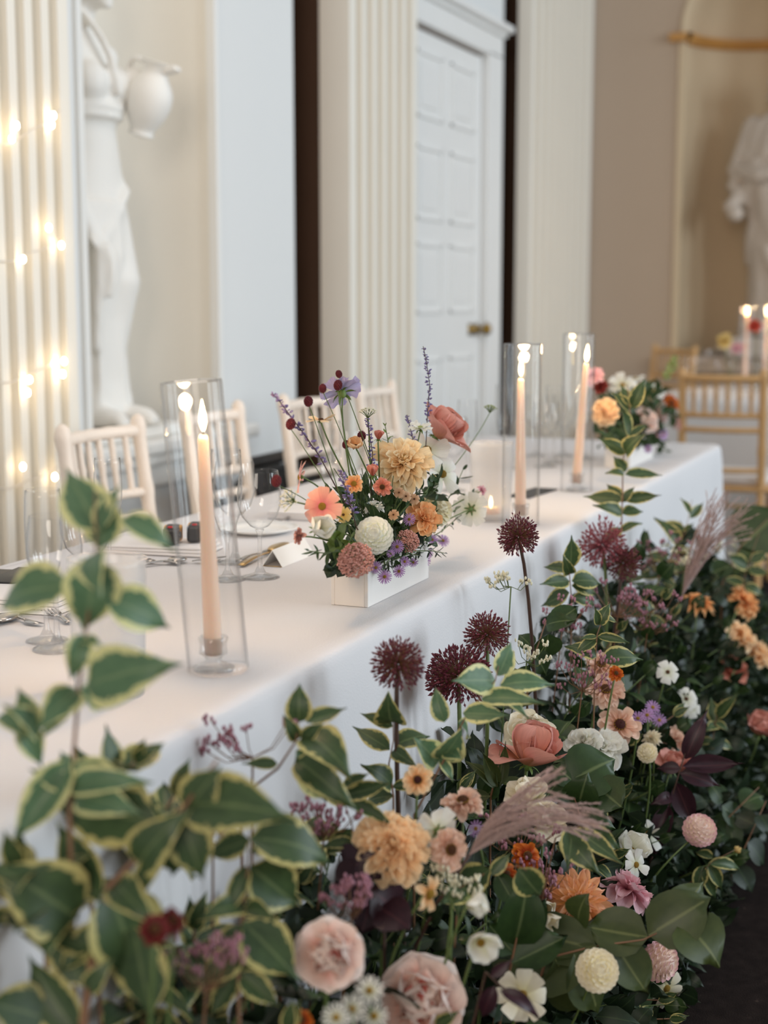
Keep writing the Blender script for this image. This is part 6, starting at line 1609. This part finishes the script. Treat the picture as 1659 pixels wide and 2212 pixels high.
for i, (px, py, dx, dy, L_, lab) in enumerate(((70, 1960, -30, -90, .06, 'variegated shoot low at the left edge, under the longest dark leaf'), (330, 1800, 60, -90, .05, 'variegated shoot between the tall stem and the thick reddish branch'), 
    (400, 2080, 30, -80, .055, 'variegated shoot beside the shaded dark red heleniums'), (300, 2150, 40, -90, .06, 'variegated shoot at the bottom edge left of the bushy stem'), (230, 1700, 60, -60, .05, 'small variegated shoot at the foot of the tall left stem'), 
    (430, 2190, -20, -70, .05, 'small variegated shoot at the bottom edge left of the blush rose'), (590, 1960, 60, -60, .045, 'variegated shoot left of the dark burgundy leaves'), (640, 1850, 60, -40, .045, 'variegated shoot between the cloth and the large peach dahlia'))):
    dm = proj(PY(px, py, .765))[2]; L_ *= 1.35
    P = [PD(px-dx*k*.9+8*math.sin(k*3+i), py-dy*k*.9, dm+.01*k) for k in (1.0, .66, .33, 0, -.33, -.66, -1)]
    t = thing('variegated_branch', Vector((P[0].x, min(.74, max(.6, P[0].y)), 0)), lab, 'foliage', 'variegated weigela stems')
    stem(t, [Vector(t.location), Vector(t.location).lerp(P[0], .5)]+P, .0026, .0012, M_STEMR)
    sprig_leaves(t, P, 5, L_, .95, T_LEAF, M_LF_VAR, .1, .45)

# ---------------- the mound: leafy sprigs rooted along the table foot
def hs(x):
    pts = ((.6, .46), (1.2, .56), (1.5, .60), (2.0, .53), (2.4, .60), (2.8, .68), (3.4, .70), (4.0, .60), (4.3, .48), (4.8, .36))
    for (a, ya), (b_, yb) in zip(pts, pts[1:]):
        if x <= b_: return ya+(yb-ya)*max(0, (x-a))/(b_-a)
    return .5
def wy(x): return .33 if x > 2.3 else (.33+(.08)*(2.3-x)/1.1 if x > 1.2 else .34)
def mound(x, s):       # s: 0 at the cloth, 1 at the outer edge
    return Vector((x, .765-wy(x)*s, hs(x)*max(.06, 1-s**2.0)))
kinds = [(T_LEAF, M_LF_DRK, .075, 1.0, 'dark green leafy sprig', M_STEM), (T_BROAD, M_LF_GRN, .07, 1.1, 'broad green leafy sprig', M_STEM), (T_LEAF, M_LF_VAR, .062, .95, 'yellow-edged variegated sprig', M_STEMR),
         (T_LEAF, M_LF_GRN, .058, 1.0, 'plain green leafy sprig', M_STEM), (T_LEAF, M_LF_PUR, .06, .9, 'burgundy leafy sprig', M_STEMD), (T_NARROW, M_LF_GRN, .05, 1.1, 'fine narrow-leaved green sprig', M_STEM)]
wts = [.30, .24, .20, .14, .05, .07]
NS = 170
for i in range(NS):
    x = .95+3.75*((i+U(0, 1))/NS)**1.25
    s = U(0, 1)**.75
    p = mound(x, s)+Vector((U(-.02, .02), U(-.01, .01), U(-.07, .015)))
    if p.z < .05: p.z = U(.04, .1)
    q = proj(p)
    if q[1] > 2300 or q[0] < -80 or q[0] > 1740: continue
    k = rnd.choices(range(6), wts)[0]
    if k == 2 and U(0, 1) < .5 and s > .6: k = 3
    tpls, m_, L_, wd, what, sm = kinds[k]
    outd = Vector((U(-.35, .35), -.25-.9*s, .9-.6*s)).normalized()
    base = Vector((x+U(-.04, .04), .74-U(0, .1), 0))
    a = p-outd*.22
    if a.z < .02: a.z = .02
    P = bez(base, a, p, 9)
    t = thing('leafy_sprig' if k != 2 else 'variegated_sprig', base, None, None)
    stem(t, P, .0022, .001, sm)
    sprig_leaves(t, P, 5 if k != 5 else 7, L_*(1 if x < 3 else 1.1), wd, tpls, m_, .42, .45)
    autolabel(t, p, what, 'foliage', what+'s of the meadow')
# dark undergrowth between the stems
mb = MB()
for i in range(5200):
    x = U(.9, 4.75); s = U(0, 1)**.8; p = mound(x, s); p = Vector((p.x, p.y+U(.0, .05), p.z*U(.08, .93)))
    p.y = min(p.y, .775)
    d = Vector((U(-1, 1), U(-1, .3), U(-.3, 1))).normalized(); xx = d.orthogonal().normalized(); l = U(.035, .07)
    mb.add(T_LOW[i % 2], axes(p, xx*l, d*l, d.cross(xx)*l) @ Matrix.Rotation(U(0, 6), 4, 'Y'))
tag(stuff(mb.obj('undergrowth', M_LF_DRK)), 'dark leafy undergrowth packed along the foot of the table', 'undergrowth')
# chicken wire glimpsed by the statice
cw = thing('chicken_wire', Vector((PY(1240, 1370, .73).x, .73, .0)), 'bit of chicken wire showing between statice and cloth', 'wire mesh')
mb = MB(); c0 = PY(1225, 1375, .735); h = .011
for i in range(-5, 6):
    for j in range(-3, 4):
        o0 = c0+Vector((i*h*1.75+(j % 2)*h*.87, 0, j*h*1.5))
        pts = [o0+Vector((h*math.cos(PI/6+k*PI/3), .004*math.sin(i+j+k), h*math.sin(PI/6+k*PI/3))) for k in range(4)]
        mb.tube(pts, .0006, 4, False)
stuff(mb.obj('wire_cells', M_STEEL, cw, rel(cw, Matrix())))
MB().tube([cw.location, c0-Vector((0, 0, .03))], .0012, 5).obj('support_wire', M_STEEL, cw, rel(cw, Matrix()))

# ---------------- labels of the sprigs, by what they grow beside
MARKS = [m_ for m_ in LANDMARKS if m_[2]]
used = set()
for o, p, what, cat_, grp in PENDING:
    px, py, d = proj(p)
    inside = -40 < px < 1700 and -40 < py < 2250
    done = False
    for mx_, my_, sh in sorted(MARKS, key=lambda q: (q[0]-px)**2+(q[1]-py)**2)[:14]:
        dx, dy = px-mx_, py-my_
        rels = []
        rels.append(('left of' if dx < 0 else 'right of') if abs(dx) > abs(dy) else ('above' if dy < 0 else 'below'))
        far = math.hypot(dx, dy)
        words = ('close ' if far < 70 else ('' if far < 160 else 'well '))+rels[0]
        lab = f'{what} {words} the {sh}'
        if lab not in used and len(lab.split()) <= 16:
            used.add(lab); done = True; break
    tag(o, lab, cat_, grp)

# ---------------- sub-parts: pieces that sit on a part of their thing
NEST = {'pollen_ring': 'flower_centre', 'wick': 'wax', 'flame': 'wax', 'seat_pad': 'seat', 'winder': 'case', 'sleeve': 'case', 'wheel': 'frame',
        'gilt_edge': 'card', 'print_lines': 'card', 'chain': 'body', 'flap': 'body'}
for root in [o for o in scn.objects if o.parent is None and o.type == 'EMPTY']:
    kids = list(root.children)
    byname = {}
    for c in kids: byname.setdefault(c.name.split('.')[0], c)
    for c in kids:
        up = byname.get(NEST.get(c.name.split('.')[0], '-'))
        if up is not None and up is not c:
            mb_ = up.matrix_basis.inverted() @ c.matrix_basis
            c.parent = up; c.matrix_basis = mb_
